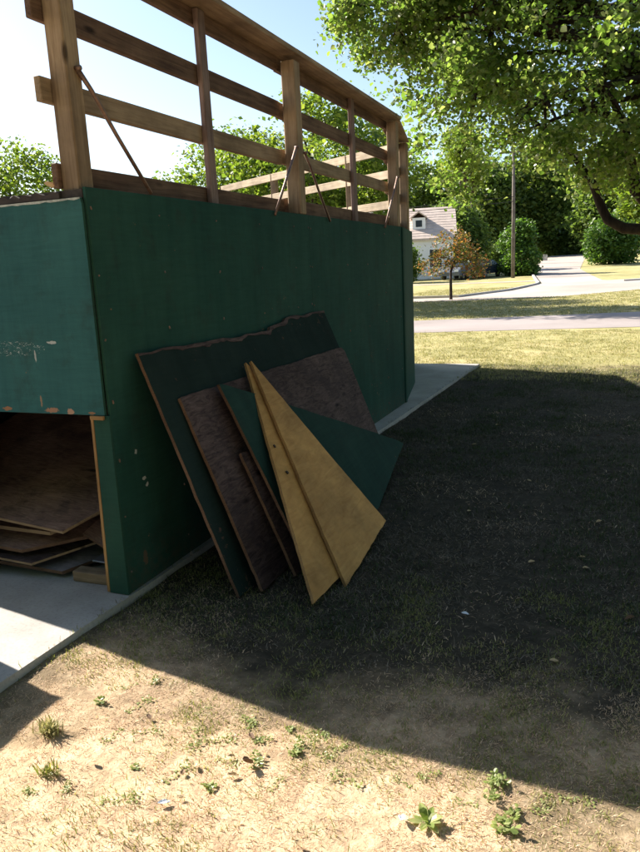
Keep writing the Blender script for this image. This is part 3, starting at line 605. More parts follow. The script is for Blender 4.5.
blades('green_grass', -2.6, 0.75, 1.1, 3.6, 85000, (0.012, 0.036), 0.0026, (0.8, 0.35), M['blade_weedy'], patch(3.4, 0.40, 0.80, 21), 0.025)
blades('green_grass', -2.45, 0.9, 2.8, 12.0, 110000, (0.02, 0.055), 0.0042, (0.75, 0.35), M['blade_green'], lambda x, y: patch(1.7, 0.35, 0.7, 31)(x, y) * (.25 + .75 * near(x, y)), 0.03)  # dark green blades that add to the painted shade
blades('lawn_grass', -7.5, 2.5, 10.4, 17.9, 110000, (0.025, 0.07), 0.007, (0.75, 0.3), M['blade_mixed'], lambda x, y: 0.35 + 0.65 * patch(0.8, 0.2, 0.7, 41)(x, y), 0.05)
blades('lawn_grass', -11, 2.5, 21.4, 46, 90000, (0.04, 0.09), 0.016, (0.7, 0.3), M['blade_mixed'], lambda x, y: (1 - ((y > np.interp(x, [-20, -6.75, -2.2, 1.0, 40], [33.5, 32.4, 33.8, 38.2, 60])) & (y < np.interp(x, [-20, -7.2, -5.5, -4.5, 36], [36, 35.6, 41.5, 48.6, 74]) + .3))).astype(float), 0.08)

# ------------------------------------------------------------------ weeds
def weed_mesh(k, nl, L, w, up, seed):
    rr = random.Random(seed); V, F = [], []
    for i in range(nl):
        az = 2 * math.pi * i / nl + rr.uniform(-.4, .4); l_ = L * rr.uniform(.3, 1.15); e = rr.uniform(*up); d = Vector((math.cos(az), math.sin(az), 0)); s = Vector((-d.y, d.x, 0)); b = len(V)
        for t, wf in ((0, .15), (.3, .75), (.6, 1), (.85, .6), (1, .05)):
            c_ = d * (l_ * t * math.cos(e)) + Vector((0, 0, l_ * (t * math.sin(e) * 1.5 - t * t * .75 * math.sin(e)) + 0.003)); ww = w * wf * l_ / L
            V += [c_ - s * ww + Vector((0, 0, ww * .35)), c_, c_ + s * ww + Vector((0, 0, ww * .35))]
        for j in range(4):
            o_ = b + j * 3; F += [(o_, o_ + 1, o_ + 4, o_ + 3), (o_ + 1, o_ + 2, o_ + 5, o_ + 4)]
    me = bpy.data.meshes.new(k); me.from_pydata([tuple(v) for v in V], [], F); me.update(); return me
def clover_mesh(k, nl, rad, L, seed, high=0.02):
    rr = random.Random(seed); V, F = [], []; lobes = [(rr.uniform(-rad, rad), rr.uniform(-rad * .6, rad * .6)) for _ in range(5)]
    for i in range(nl):
        lx, ly = rr.choice(lobes); q = Vector((lx + rr.gauss(0, rad * .28), ly + rr.gauss(0, rad * .22), rr.uniform(.004, high)))
        az = rr.uniform(0, 6.28); e = rr.uniform(-.2, .9); d = Vector((math.cos(az) * math.cos(e), math.sin(az) * math.cos(e), math.sin(e))); sd = Vector((-math.sin(az), math.cos(az), rr.uniform(-.4, .4))).normalized(); l_ = L * rr.uniform(.5, 1.3); w = l_ * rr.uniform(.22, .42); b = len(V); up_ = d.cross(sd)
        V += [q, q + d * l_ * .4 + sd * w - up_ * w * .3, q + d * l_ * .8 + sd * w * .8 - up_ * w * .2, q + d * l_, q + d * l_ * .8 - sd * w * .8 - up_ * w * .2, q + d * l_ * .4 - sd * w - up_ * w * .3]
        F += [(b, b + 1, b + 2, b + 3), (b, b + 3, b + 4, b + 5)]
    me = bpy.data.meshes.new(k); me.from_pydata([tuple(v) for v in V], [], F); me.update(); return me
big = weed_mesh('weed', 19, 0.078, 0.013, (0.05, 1.25), 12)
me_a = clover_mesh('weed', 70, 0.034, 0.014, 4); me_b = clover_mesh('weed', 100, 0.042, 0.016, 5, 0.028); me_c = clover_mesh('weed', 45, 0.026, 0.020, 6, 0.03); me_d = clover_mesh('weed', 55, 0.05, 0.012, 8, 0.014)
def weed(me, x, y, s, label, group=None):
    o = bpy.data.objects.new('weed_plant', me); link(o); o.location = (x, y, Tz(x, y)); o.scale = (s, s, s * random.uniform(.5, .9)); o.rotation_euler = (0, 0, random.uniform(0, 6.28))
    if not me.materials: me.materials.append(M['weed'])
    return tag(o, label, 'weed', group)
weed(big, -0.48, 1.85, 1.0, 'broad leaved green weed rosette, largest weed in the sunny dry grass')
weed(me_c, -0.255, 1.91, 1.15, 'upright green weed near the bottom edge just right of the broad leaved rosette')
weed(me_b, -0.30, 2.07, 1.2, 'bushy green weed in dry grass just short of the shadow edge')
weed(me_a, -1.12, 1.95, 1.0, 'low green weed beside the curled brown leaf')
for x, y in [(-1.72, 1.89), (-1.71, 2.12), (-1.20, 1.91), (-1.19, 1.77), (-1.07, 2.15), (-1.0, 2.05), (-0.86, 2.09), (-1.34, 1.83), (-1.79, 1.58), (-1.76, 2.27), (-0.74, 2.11), (-1.25, 2.13), (-1.0, 2.12), (-1.14, 2.08), (-1.84, 2.22), (-1.45, 2.15), (-0.15, 2.05), (-0.22, 1.97), (-1.52, 1.78), (-1.0, 1.85), (-1.62, 2.0), (-1.4, 2.0), (-0.8, 1.95), (-0.62, 2.0), (-0.05, 2.12), (-0.95, 2.17), (-1.9, 2.05), (-1.66, 1.62), (-0.4, 2.0), (-0.55, 2.08), (-1.48, 1.62), (-1.3, 2.02)]:
    weed(random.choice((me_a, me_d, me_d, me_c, me_d, me_b)), x + random.uniform(-.02, .02), y + random.uniform(-.02, .02), random.uniform(.5, .95), 'small low green weed growing in the sunlit dry grass', 'small weeds in the dry grass')
# a standing tuft of grass
def tuft(x, y, k, L, label, mat):
    rr = random.Random(int(x * 100)); V, F = [], []
    for i in range(k):
        az = rr.uniform(0, 6.28); e = rr.uniform(.5, 1.4); l_ = L * rr.uniform(.5, 1.1); d = Vector((math.cos(az), math.sin(az), 0)); s = Vector((-d.y, d.x, 0)) * 0.0022; b0 = Vector((rr.gauss(0, .022), rr.gauss(0, .014), 0)); b = len(V)
        m_ = b0 + d * (l_ * .5 * math.cos(e)) + Vector((0, 0, l_ * .55 * math.sin(e))); t_ = b0 + d * (l_ * 1.0 * math.cos(e)) + Vector((0, 0, l_ * .8 * math.sin(e)))
        V += [b0 - s, b0 + s, m_ + s, m_ - s, t_]; F += [(b, b + 1, b + 2, b + 3), (b + 3, b + 2, b + 4)]
    return tag(pyd('grass_tuft', V, F, mat, None, Matrix.Translation((x, y, Tz(x, y)))), label, 'grass tuft')
tuft(-1.955, 1.85, 130, 0.075, 'thick yellowing grass tuft in dry lawn near the slab corner', M['blade_mixed'])
tuft(-1.79, 1.66, 60, 0.06, 'sparse grass tuft near the left bottom corner of the lawn', M['blade_weedy'])

# ------------------------------------------------------------------ litter
def leaf_litter(x, y, L, w, curl, tilt, rz, mat, label, name='fallen_leaf', cat='fallen leaf'):
    V, F = [], []
    for i in range(7):
        t = i / 6; ww = w * math.sin(math.pi * (0.06 + 0.9 * t)) ** .8
        for s in (-1, -.5, 0, .5, 1): V.append((L * (t - .5), s * ww, curl * (s * s) * ww + 0.25 * curl * L * (t - .5) ** 2 + random.uniform(-.001, .001)))
    for i in range(6):
        for j in range(4): F.append((i * 5 + j, i * 5 + j + 1, i * 5 + j + 6, i * 5 + j + 5))
    mw = Matrix.Translation((x, y, Tz(x, y) + 0.010 + abs(math.sin(tilt)) * L * .4)) @ Matrix.Rotation(rz, 4, 'Z') @ Matrix.Rotation(tilt, 4, 'Y')
    o = pyd(name, V, F, mat, None, mw); md = o.modifiers.new('thickness', 'SOLIDIFY'); md.thickness = 0.0012
    return tag(o, label, cat)
leaf_litter(-1.13, 1.905, 0.055, 0.014, 1.2, 0.75, 1.2, M['dead_leaf'], 'curled brown leaf standing up in the sunlit dry grass')
leaf_litter(-1.155, 1.85, 0.04, 0.008, 0.8, 0.1, 0.4, M['tan_leaf'], 'narrow tan dead leaf lying flat near the curled brown one')
leaf_litter(-1.31, 1.665, 0.04, 0.010, 0.5, 0.1, 0.6, M['paper'], 'pale scrap of paper in dry grass near the bottom edge', 'paper_scrap', 'paper scrap')
leaf_litter(-0.63, 3.23, 0.035, 0.012, 0.6, 0.2, 0.2, M['paper'], 'small white scrap lying alone in the shaded lawn', 'paper_scrap', 'paper scrap')
leaf_litter(-0.555, 1.83, 0.035, 0.010, 0.9, 0.3, 1.9, M['paper'], 'whitish curled leaf beside the broad leaved weed rosette')
leaf_litter(-2.56, 2.90, 0.06, 0.02, 1.2, 0.4, 0.3, M['tan_leaf'], 'dry leaf on the ramp deck edge beside the corner railing post').location.z = H + 0.015
for k in range(16):
    o = leaf_litter(random.uniform(-1.2, 0.2), random.uniform(2.9, 7.5), random.uniform(.03, .05), random.uniform(.008, .014), random.uniform(.4, 1), random.uniform(0, .3), random.uniform(0, 6), M['tan_leaf'] if k % 3 else M['dead_leaf'], 'small dry leaf lying in the shaded lawn'); o['group'] = 'small dry leaves on the lawn'
for k in range(9):
    leaf_litter(random.uniform(-1.9, -0.2), random.uniform(1.5, 2.1), random.uniform(.022, .04), random.uniform(.006, .01), random.uniform(.4, 1), random.uniform(0, .3), random.uniform(0, 6), random.choice((M['tan_leaf'], M['dead_leaf'])), 'small dry leaf lying in the sunlit grass')['group'] = 'small dry leaves on the lawn'

# ------------------------------------------------------------------ trees
def leaf_cloud(centres, per, spread, size, hexa=False, up=0.5, flatten=0.75):
    """leaf faces gathered round the given twig centres -> vertices and faces"""
    c = np.repeat(np.asarray(centres), per, 0); k = len(c)
    p_ = c + rng.normal(0, 1, (k, 3)) * np.array([spread, spread, spread * flatten])
    nrm = rng.normal(0, 1, (k, 3)); nrm[:, 2] = np.abs(nrm[:, 2]) + up; nrm /= np.linalg.norm(nrm, axis=1)[:, None]
    a = np.cross(nrm, rng.normal(0, 1, (k, 3))); a /= np.linalg.norm(a, axis=1)[:, None]; b = np.cross(nrm, a)
    s = size * rng.uniform(.45, 1.5, k)[:, None]
    if hexa:
        sh = [(-.5, 0, 0), (-.15, -.42, .10), (.18, -.36, .08), (.55, 0, -.06), (.18, .36, .08), (-.15, .42, .10)]
        P = np.stack([p_ + a * s * q[0] + b * s * q[1] + nrm * s * q[2] for q in sh], 1); i = np.arange(k)[:, None] * 6
        return P.reshape(-1, 3), [i + np.array([[0, 1, 2, 3]]), i + np.array([[0, 3, 4, 5]])]
    sh = [(-.5, 0, 0), (0, -.36, .08), (.5, 0, -.03), (0, .36, .08)]
    P = np.stack([p_ + a * s * q[0] + b * s * q[1] + nrm * s * q[2] for q in sh], 1); i = np.arange(k)[:, None] * 4
    return P.reshape(-1, 3), [i + np.array([[0, 1, 2]]), i + np.array([[0, 2, 3]])]
def in_ellipsoids(ells, k, shell=0.35, seed=0, clump=0.55):
    """twig centres inside ellipsoids (cx,cy,cz,rx,ry,rz,weight), thinned by noise so sky shows through"""
    out = []; w = np.array([e[6] for e in ells], float); w /= w.sum()
    while len(out) < k:
        e = ells[rng.choice(len(ells), p=w)]; d = rng.normal(0, 1, 3); d /= np.linalg.norm(d); r = rng.uniform(shell ** 3, 1) ** (1 / 3)
        q = np.array(e[:3]) + d * r * np.array(e[3:6]); 
        rr = max(e[3:6]) * 0.28
        nz = 0.5 * vnoise(q[0] / rr, q[2] / rr + 9.7, seed) + 0.5 * vnoise(q[1] / rr + 3.1, q[2] / rr, seed + 1)
        if nz > clump * rng.uniform(.55, 1.0): out.append(q)
    return np.array(out)
def tree(name, label, base, fork, ells, k, per, size, spread, mat, trunk_r=0.2, cat='tree', limbs=10, twigs=0, hexa=False, group=None, clump=0.55, shell=0.35, lean=(0, 0), kb=8, extra=None, up=0.5):
    z0 = Tz(base[0], base[1]); t = thing(name, label, cat, (base[0], base[1], z0), 0, group)
    cen = in_ellipsoids(ells, k, shell, seed=int(abs(base[0]) * 10) + 1, clump=clump)
    P, F = leaf_cloud(cen, per, spread, size, hexa, up)
    o = put('crown', np_mesh('crown', P, F), mat, t)
    V, Fb = [], []
    b0 = Vector((base[0], base[1], z0 - 0.1)); fk = Vector((base[0] + lean[0], base[1] + lean[1], z0 + fork)); topz = max(e[2] + e[5] * .6 for e in ells)
    tp = Vector((np.mean([e[0] for e in ells]), np.mean([e[1] for e in ells]), topz))
    tube_into(V, Fb, [b0, b0.lerp(fk, .12) , b0.lerp(fk, .6), fk], [trunk_r * 1.45, trunk_r * 1.08, trunk_r * .92, trunk_r * .8], kb)
    tube_into(V, Fb, [fk, fk.lerp(tp, .5) + Vector((random.uniform(-.3, .3), random.uniform(-.3, .3), 0)), tp], [trunk_r * .8, trunk_r * .45, trunk_r * .08], kb)
    nodes = []
    idx = rng.choice(len(cen), min(limbs, len(cen)), replace=False)
    for j in idx:
        e = Vector(cen[j]); s_ = fk.lerp(tp, random.uniform(0, .55)); md = s_.lerp(e, .5) + Vector((0, 0, (e - s_).length * random.uniform(-.02, .15)))
        pts = [s_, s_.lerp(md, .5) + Vector((0, 0, .04 * (e - s_).length)), md, md.lerp(e, .5), e]; r0 = trunk_r * random.uniform(.28, .45)
        tube_into(V, Fb, pts, [r0, r0 * .8, r0 * .6, r0 * .38, r0 * .12], 6); nodes += pts[1:]
    if twigs and nodes:
        NP = np.array([tuple(q) for q in nodes])
        for j in rng.choice(len(cen), min(twigs, len(cen)), replace=False):
            q = cen[j]; d = np.linalg.norm(NP - q, axis=1); m_ = NP[d.argmin()]
            if .15 < d.min() < .8: a = Vector(m_); b = Vector(q); tube_into(V, Fb, [a, a.lerp(b, .5) + Vector((0, 0, .05 * d.min())), b], [trunk_r * .09, trunk_r * .06, trunk_r * .02], 5)
    if extra: extra(V, Fb)
    pyd('trunk', V, Fb, M['bark'], t, None, True)
    return t
# the big tree overhanging from the right
def near_limbs(V, F):
    tube_into(V, F, [(2.7, 13.0, 1.9), (1.6, 12.8, 1.93), (0.55, 12.55, 1.98), (0.05, 12.5, 2.04), (-0.18, 12.5, 2.18), (-0.30, 12.5, 2.42), (-0.42, 12.5, 2.75), (-0.8, 12.4, 3.3), (-1.5, 12.2, 3.9)], [.14, .11, .09, .082, .075, .068, .058, .042, .02], 10)
    tube_into(V, F, [(2.6, 13.0, 2.3), (1.0, 12.8, 2.2), (0.42, 12.7, 2.35), (0.20, 12.7, 2.62), (0.16, 12.7, 2.85), (0.0, 12.6, 3.6), (-0.6, 12.4, 4.6)], [.15, .12, .105, .095, .08, .055, .02], 10)
    for e, r0 in (((-3.3, 12.2, 5.3), .07), ((-2.6, 12.0, 4.2), .06), ((-1.9, 11.8, 3.4), .055), ((-3.0, 12.8, 4.9), .06), ((-1.0, 11.4, 4.9), .06)):
        a = Vector((2.6, 13.0, 3.6)); b = Vector(e); tube_into(V, F, [a, a.lerp(b, .35) + Vector((0, 0, .5)), a.lerp(b, .7) + Vector((0, .1, .35)), b], [r0 * 1.3, r0, r0 * .6, r0 * .15], 7)
tree('shade_tree', 'large leafy shade tree overhanging the lawn with a dark curved limb', (2.9, 13.1), 2.2,
     [(2.0, 13, 6.4, 6.4, 5.0, 4.0, 3.2), (-1.0, 12.4, 3.9, 2.5, 2.2, 1.55, 0.9), (-2.3, 12.4, 5.3, 2.1, 1.8, 1.2, 0.7), (-3.3, 12.3, 5.45, 1.2, 1.1, 0.65, 0.28)],
     860, 84, 0.066, 0.17, M['leaf_near'], 0.36, limbs=18, twigs=420, hexa=True, clump=0.76, shell=0.25, up=0.25, extra=near_limbs)
# trees behind the ramp
tree('broadleaf_tree', 'light green broadleaf tree standing behind the ramp railing', (-10.2, 26.0), 2.4, [(-10.0, 26, 5.2, 3.3, 3.0, 2.6, 2), (-8.6, 25.5, 4.4, 1.7, 1.6, 1.6, .6), (-12.9, 26.3, 5.0, 2.2, 1.9, 1.9, .9)], 620, 26, 0.17, 0.28, M['leaf_mid'], 0.22, limbs=12, twigs=60, clump=0.72)
tree('broadleaf_tree', 'sparse small tree behind the ramp between corner post and railing upright', (-16.6, 27.0), 2.0, [(-16.6, 27, 4.4, 1.9, 1.9, 1.7, 1)], 190, 18, 0.17, 0.28, M['leaf_mid'], 0.15, limbs=8, twigs=30, clump=0.75)
tree('broadleaf_tree', 'bright green tree above the ramp side panel at far left', (-22.6, 24.0), 2.0, [(-22.7, 24, 5.0, 2.0, 2.2, 2.15, 1), (-24.5, 24, 4.6, 2, 2, 1.8, .7)], 420, 24, 0.16, 0.25, M['leaf_mid'], 0.2, limbs=9, clump=0.6)
# unseen trees added to block skylight and deepen the shade on the ground
for (bx, by, cz, rx, rz_, k, lab) in ((-2.5, -8.5, 6.6, 5.5, 5.2, 520, 'added skylight-blocking tree straight behind the viewer'), (7.5, -3.5, 6.4, 5.4, 5.2, 520, 'added skylight-blocking tree right of the viewer'), (11.0, 6.0, 6.4, 4.6, 5.2, 460, 'added skylight-blocking tree beyond the shade tree')):
    tree('sky_block_tree', lab, (bx, by), 2.2, [(bx, by, cz, rx, rx, rz_, 1)], k, 22, 0.42, 0.5, M['leaf_dark'], 0.3, limbs=8, clump=0.3, shell=0.6, group='added skylight-blocking trees')
tree('broadleaf_tree', 'farther green tree whose shade falls between the road and the path', (-13.2, 31.8), 2.2, [(-13.2, 31.8, 5.0, 3.0, 2.8, 2.6, 2), (-10.9, 31.0, 4.2, 2.0, 2.2, 2.0, 1)], 520, 24, 0.19, 0.3, M['leaf_mid'], 0.2, limbs=9, clump=0.6)
tree('broadleaf_tree', 'green tree behind the left end of the ramp railing', (-15.4, 28.6), 2.2, [(-15.2, 28.6, 5.4, 2.4, 2.4, 2.3, 1)], 260, 22, 0.18, 0.3, M['leaf_mid'], 0.18, limbs=8, clump=0.72)
# small turning tree by the road
tree('ornamental_tree', 'small tree turning orange and red standing beside the road', (-7.19, 33.9), 1.25, [(-7.15, 33.9, 2.45, .8, .9, .8, 1.2), (-6.4, 33.7, 2.0, .75, .8, .75, .8), (-7.9, 34, 1.6, .75, .8, .6, .6), (-5.9, 33.8, 1.45, .6, .7, .45, .4)], 175, 18, 0.11, 0.15, M['leaf_orange'], 0.07, limbs=10, twigs=30, clump=0.62)
# woods beyond the houses, one tree at a time
BGT = [((-22.5, 133), 4, (-22.5, 133, 10.5, 6.0, 4.5, 8.0), 'leaf_dark', 'tall dark green tree standing right behind the white house', 620),
       ((-14.5, 138), 4, (-14.5, 138, 12.0, 6.0, 4.5, 9.5), 'leaf_dark', 'tall dark tree rising behind the utility pole', 620),
       ((-38, 136), 4, (-38, 136, 12.5, 9.0, 6.0, 8.5), 'leaf_mid', 'broad green tree rising behind the white house roof', 560),
       ((-28.5, 150), 4, (-28.5, 150, 13, 7.5, 5.5, 9.5), 'leaf_mid', 'green tree between white house and utility pole, farther back', 560),
       ((-9.0, 152), 3, (-9.0, 152, 8.5, 6.0, 4, 8.0), 'leaf_dark', 'dark tree closing off the top end of the driveway', 600),
       ((-1.6, 128), 3, (-1.2, 128, 9.5, 5.4, 4, 8.0), 'leaf_dark', 'dark tree standing behind the round evergreen shrub', 600),
       ((4.8, 116), 3, (4.8, 116, 9.0, 5.0, 4.5, 7.0), 'leaf_mid', 'green tree behind the far white house at right edge', 520),
       ((-17.0, 158), 3, (-17, 158, 11, 6.5, 4, 10), 'leaf_mid', 'tall far tree left of the driveway end', 520),
       ((-52, 128), 4, (-52, 128, 10, 9, 6, 7), 'leaf_mid', 'broad green tree far behind the ramp deck', 400)]
tree('woodland_tree', 'dark leafy tree between the white house and the utility pole', (-15.6, 74.5), 2, [(-15.4, 74.5, 4.6, 2.6, 2.2, 3.0, 2), (-13.6, 75, 3.4, 1.5, 1.5, 2.0, .6)], 420, 24, 0.34, 0.5, M['leaf_dark'], 0.22, limbs=8, group='trees beyond the road', clump=0.5, shell=0.4)
for bx, by, lab in ((-15.6, 79, 'slender tree nearest the road on the bank left of the driveway'), (-17.2, 90, 'slender tree halfway up the bank left of the driveway'), (-18.8, 103, 'slender tree farthest up the bank left of the driveway')):
    g_ = Tz(bx, by); tree('slender_tree', lab, (bx, by), 9, [(bx, by, 12.6 + g_, 1.9, 1.9, 2.4, 1)], 160, 20, 0.3, 0.4, M['leaf_mid'], 0.28, limbs=6, group='trees beyond the road')
for (bx, by), fk, e, mt, lab, k in BGT:
    sc = by / 90; gz = Tz(bx, by)
    tree('woodland_tree', lab, (bx, by), fk, [(*e[:2], e[2] + gz * .5, *e[3:], 2), (e[0] + e[3] * .5, e[1] - 1, e[2] - 1.8, e[3] * .6, e[4] * .6, e[5] * .55, .7), (e[0] - e[3] * .5, e[1] - 1, e[2] - 2.2, e[3] * .6, e[4] * .6, e[5] * .5, .7)], k, 24, 0.46 * sc, 0.62 * sc, M[mt], 0.3, limbs=8, group='trees beyond the road', clump=0.5, shell=0.5)
# evergreens beside the driveway
tree('evergreen_shrub', 'tall bright evergreen shrub standing right beside the utility pole', (-8.0, 64.0), 0.6, [(-8.0, 64, 2.2, 1.55, 1.4, 2.3, 1), (-7.3, 63.5, 1.4, 1.3, 1.2, 1.5, .5), (-7.5, 64, 3.6, .9, .9, 1.3, .4)], 420, 22, 0.24, 0.22, M['leaf_bush'], 0.12, 'shrub', 5, clump=0.4, shell=0.55)
tree('evergreen_shrub', 'rounded evergreen shrub standing right of the driveway on the lawn', (-0.9, 79.0), 0.6, [(-0.9, 79, 2.9, 2.5, 2.2, 2.2, 1), (0.3, 79, 2.3, 1.8, 1.8, 1.7, .6), (-1.6, 78.6, 2.2, 1.4, 1.4, 1.5, .5), (-1.1, 79, 4.6, 1.0, 1.0, 1.3, .35), (0.9, 79, 3.4, .9, .9, 1.1, .3), (-2.3, 79, 3.2, .8, .8, 1.0, .25)], 480, 22, 0.30, 0.28, M['leaf_bush'], 0.15, 'shrub', 5, clump=0.45, shell=0.55)
tree('dark_shrub', 'dark shrub growing at the white house beside the ramp corner', (-16.2, 58.0), 0.5, [(-16.2, 58, 1.7, 1.5, 1.2, 1.6, 1)], 200, 20, 0.22, 0.2, M['leaf_dark'], 0.1, 'shrub', 4, clump=0.4, shell=0.5)
tree('dark_shrub', 'low dark shrubs under trees left of the driveway', (-14.2, 88.0), 0.5, [(-14.2, 88, 2.0, 2.6, 1.6, 1.6, 1), (-12.6, 90, 1.8, 1.4, 1.4, 1.3, .6)], 300, 20, 0.34, 0.32, M['leaf_dark'], 0.1, 'shrub', 4, clump=0.4, shell=0.5)
tree('dark_shrub', 'dark shrubs filling the shade at the head of the driveway', (-8.6, 141.0), 0.6, [(-9.6, 141, 4.2, 4.0, 1.6, 3.2, 1), (-5.6, 140, 4.0, 3.0, 1.6, 2.8, .7)], 360, 20, 0.5, 0.5, M['leaf_dark'], 0.12, 'shrub', 4, clump=0.35, shell=0.4)

# ------------------------------------------------------------------ pole and wires
po = thing('utility_pole', 'grey wooden utility pole standing on the lawn beside the driveway', 'utility pole', (-7.75, 60.0, Tz(-7.75, 60)))
tube('pole', [(-7.75, 60, Tz(-7.75, 60) - .2), (-7.75, 60, 5), (-7.78, 60, 10.5)], [.15, .135, .10], M['pole_wood'], po, 12)
beam('cross_arm', (-8.85, 59.86, 9.7), (-6.7, 59.86, 9.7), 0.1, 0.12, M['pole_wood'], po)
for x in (-8.7, -8.2, -7.3, -6.85): tube('insulator', [(x, 59.86, 9.76), (x, 59.86, 9.9)], [.05, .04], M['white_trim'], po, 6)
for k, z in enumerate((6.05, 6.4)):
    pts = [(-7.75 - 40 * t, 59.82 + 2 * t, z + .5 * t - 1.6 * t * (1 - t)) for t in np.linspace(0, 1, 14)]
    tag(tube('power_line', pts, 0.022, M['wire'], None, 5), ('lower' if k == 0 else 'upper') + ' black cable running left from the utility pole past the house', 'cable', 'cables on the utility pole')

# ------------------------------------------------------------------ houses
def house(name, label, cx, cy, rz, w, d, eave, ridge, wall, windows, dormers=(), roof_over=0.35):
    z0 = Tz(cx, cy) - .05; t = thing(name, label, 'house', (cx, cy, z0), rz); mw0 = Matrix.Translation((cx, cy, z0)) @ Matrix.Rotation(rz, 4, 'Z')
    def lb(nm, lo, hi, mt, par=t, bev=0.0):
        c = Vector([(a + b) / 2 for a, b in zip(lo, hi)]); bm = bmesh.new(); add_box(bm, Vector(lo) - c, Vector(hi) - c, bev); return bm_obj(nm, bm, mt, par, mw0 @ Matrix.Translation(c))
    V = [(-w / 2, -d / 2, 0), (w / 2, -d / 2, 0), (w / 2, d / 2, 0), (-w / 2, d / 2, 0), (-w / 2, -d / 2, eave), (w / 2, -d / 2, eave), (w / 2, d / 2, eave), (-w / 2, d / 2, eave), (-w / 2, 0, ridge - .08), (w / 2, 0, ridge - .08)]
    pyd('wall', V, [(0, 1, 5, 4), (1, 2, 6, 9, 5), (2, 3, 7, 6), (3, 0, 4, 8, 7)], wall, t, mw0)
    for z in np.arange(0.35, eave - .1, 0.24):                     # clapboard courses on the front and right walls
        lb('siding_board', (-w / 2 - .012, -d / 2 - .022, z), (w / 2 + .012, -d / 2 - .001, z + .22), wall)
    sl = (ridge - eave) / (d / 2); o_ = roof_over
    for s in (-1, 1):
        P = [(-w / 2 - o_, s * (d / 2 + o_), eave - sl * o_), (w / 2 + o_, s * (d / 2 + o_), eave - sl * o_), (w / 2 + o_, 0, ridge), (-w / 2 - o_, 0, ridge)]
        V = P + [(a, b, c_ + .14) for a, b, c_ in P]; rf = pyd('roof', V, [(0, 1, 2, 3), (4, 5, 6, 7), (0, 1, 5, 4), (1, 2, 6, 5), (2, 3, 7, 6), (3, 0, 4, 7)], M['roofing'], t, mw0)
        k = 12
        for i in range(k):                                          # shingle courses
            f0, f1 = i / k, (i + 1) / k + .01; q = lambda f, dz: (s * (d / 2 + o_) * (1 - f), eave - sl * o_ + (ridge - eave + sl * o_) * f + .14 + dz)
            (y0, z0_), (y1, z1_) = q(f0, .035), q(min(f1, 1), .008)
            pyd('shingle_course', [(-w / 2 - o_ - .01, y0, z0_), (w / 2 + o_ + .01, y0, z0_), (w / 2 + o_ + .01, y1, z1_), (-w / 2 - o_ - .01, y1, z1_), (-w / 2 - o_ - .01, y0, z0_ - .03), (w / 2 + o_ + .01, y0, z0_ - .03)], [(0, 1, 2, 3), (0, 4, 5, 1)], M['roofing'], rf, mw0)
    def window(x, z, ww, hh, y=-d / 2 - .03, par=t):
        f = lb('window', (x - ww / 2 - .09, y - .05, z - .09), (x + ww / 2 + .09, y, z + hh + .09), M['white_trim'], par)
        lb('pane', (x - ww / 2, y - .058, z), (x + ww / 2, y - .052, z + hh * .48), M['glass'], f) if par is t else None
        lb('pane', (x - ww / 2, y - .058, z + hh * .52), (x + ww / 2, y - .052, z + hh), M['glass'], f) if par is t else None
    for x, z, ww, hh in windows: window(x, z, ww, hh)
    for x, zb, ww, hh in dormers:
        yb = -(d / 2) * (ridge - zb) / (ridge - eave) - .15; yt = 0
        dm = lb('dormer', (x - ww / 2, yb, zb), (x + ww / 2, yb + 2.2, zb + hh), M['white_paint'])
        lb('window', (x - ww * .24, yb - .03, zb + .22), (x + ww * .24, yb - .002, zb + hh - .22), M['glass'], dm)
        for s in (-1, 1):
            P = [(x + s * (ww / 2 + .15), yb - .15, zb + hh - .05), (x, yb - .15, zb + hh + .45), (x, yb + 2.4, zb + hh + .45), (x + s * (ww / 2 + .15), yb + 2.4, zb + hh - .05)]
            V = P + [(a, b, c_ + .1) for a, b, c_ in P]; pyd('dormer_roof', V, [(0, 1, 2, 3), (4, 5, 6, 7), (0, 1, 5, 4), (1, 2, 6, 5), (2, 3, 7, 6), (3, 0, 4, 7)], M['roofing'], dm, mw0)
    lb('door', (-1.2, -d / 2 - .07, .2), (-.2, -d / 2 - .026, 2.3), M['timber_dark'])
    lb('chimney', (-w * .3, .1, ridge - .8), (-w * .3 + .7, .7, ridge + .7), M['roofing'])
    return t
house('white_house', 'white sided house with pinkish tan roof and one small dormer behind the road', -18.9, 66.4, R(14), 9.6, 7.4, 3.55, 6.15, M['white_paint'], [(-3.2, 1.0, 1.0, 1.4), (1.0, 1.0, 1.0, 1.5), (3.3, 1.0, 1.0, 1.5)], [(1.9, 4.3, 1.15, 1.0)])
house('white_house', 'far white house just visible behind the round shrub at right edge', 8.1, 98.0, R(-8), 9, 7, 5.0, 7.8, M['white_paint'], [(-3, 1, 1, 1.4), (0.5, 1, 1, 1.4), (3, 1, 1, 1.4)])

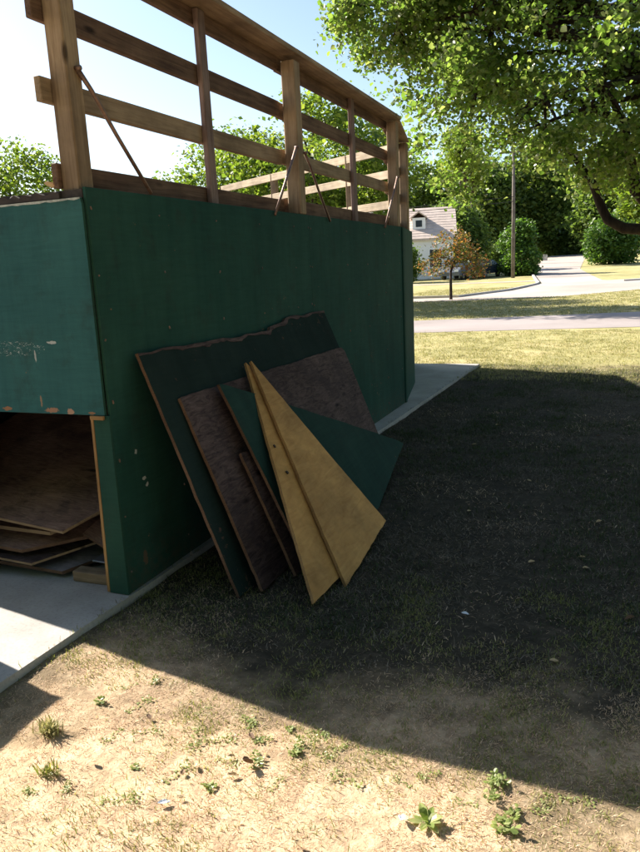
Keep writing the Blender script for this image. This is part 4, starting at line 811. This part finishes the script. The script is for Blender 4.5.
# ------------------------------------------------------------------ cars
def car(name, label, x, y, rz, paint):
    z0 = Tz(x, y); t = thing(name, label, 'car', (x, y, z0), rz, 'cars parked by the white house'); mw0 = Matrix.Translation((x, y, z0)) @ Matrix.Rotation(rz, 4, 'Z')
    prof = [(-2.2, .35), (-2.25, .62), (-2.1, .88), (-1.75, .98), (-1.2, 1.02), (-.65, 1.42), (.75, 1.46), (1.35, 1.08), (2.1, .95), (2.25, .7), (2.2, .35)]
    def wid(z): return .88 if z < 1.0 else .88 - (z - 1.0) * .5
    V = [(a, -wid(z), z) for a, z in prof] + [(a, wid(z), z) for a, z in prof]; k = len(prof)
    F = [tuple(range(k)), tuple(range(2 * k - 1, k - 1, -1))] + [(i, (i + 1) % k, k + (i + 1) % k, k + i) for i in range(k)]
    b = pyd('body', V, F, paint, t, mw0)
    for s in (-1, 1):
        pyd('window', [(-.95, s * .80, 1.08), (1.1, s * .80, 1.08), (.7, s * .70, 1.38), (-.6, s * .70, 1.38)], [(0, 1, 2, 3)], M['glass'], t, mw0).modifiers.new('thickness', 'SOLIDIFY').thickness = .05
    pyd('windscreen', [(-1.19, -.76, 1.06), (-1.19, .76, 1.06), (-.70, .62, 1.40), (-.70, -.62, 1.40)], [(0, 1, 2, 3)], M['glass'], t, mw0).modifiers.new('thickness', 'SOLIDIFY').thickness = .05
    pyd('rear_window', [(1.33, -.76, 1.12), (1.33, .76, 1.12), (.80, .62, 1.42), (.80, -.62, 1.42)], [(0, 1, 2, 3)], M['glass'], t, mw0).modifiers.new('thickness', 'SOLIDIFY').thickness = .05
    for wx in (-1.35, 1.4):
        for s in (-1, 1):
            VV, FF = [], []; tube_into(VV, FF, [(wx, s * .70, .32), (wx, s * .90, .32)], [.32, .32], 14); wh = pyd('wheel', VV, FF, M['rubber'], t, mw0)
            VV, FF = [], []; tube_into(VV, FF, [(wx, s * .88, .32), (wx, s * .915, .32)], [.19, .17], 10); pyd('rim', VV, FF, M['steel_bright'], wh, mw0)
    for s in (-1, 1):
        for (xx, mt, nm) in ((-2.2, M['white_trim'], 'headlight'), (2.2, M['tail_red'], 'tail_light')):
            bm = bmesh.new(); add_box(bm, (xx - .06, s * .62 - .16, .66), (xx + .06, s * .62 + .16, .82)); bm_obj(nm, bm, mt, t, mw0)
    return t
car('parked_car', 'dark blue car parked by the white house beyond the orange tree', -10.6, 62.5, R(76), M['car_dark'])
car('parked_car', 'grey car parked at the house corner left of the dark car', -12.3, 61.4, R(80), M['car_pale'])
# a pale stone pier and a mailbox at the driveway
o = box('stone_pier', (-9.4, 99.6, Tz(-9, 100) - .1), (-8.6, 100.4, Tz(-9, 100) + .75), M['slab'], None, .05); tag(o, 'low pale stone block at the left edge of the driveway head', 'stone block')
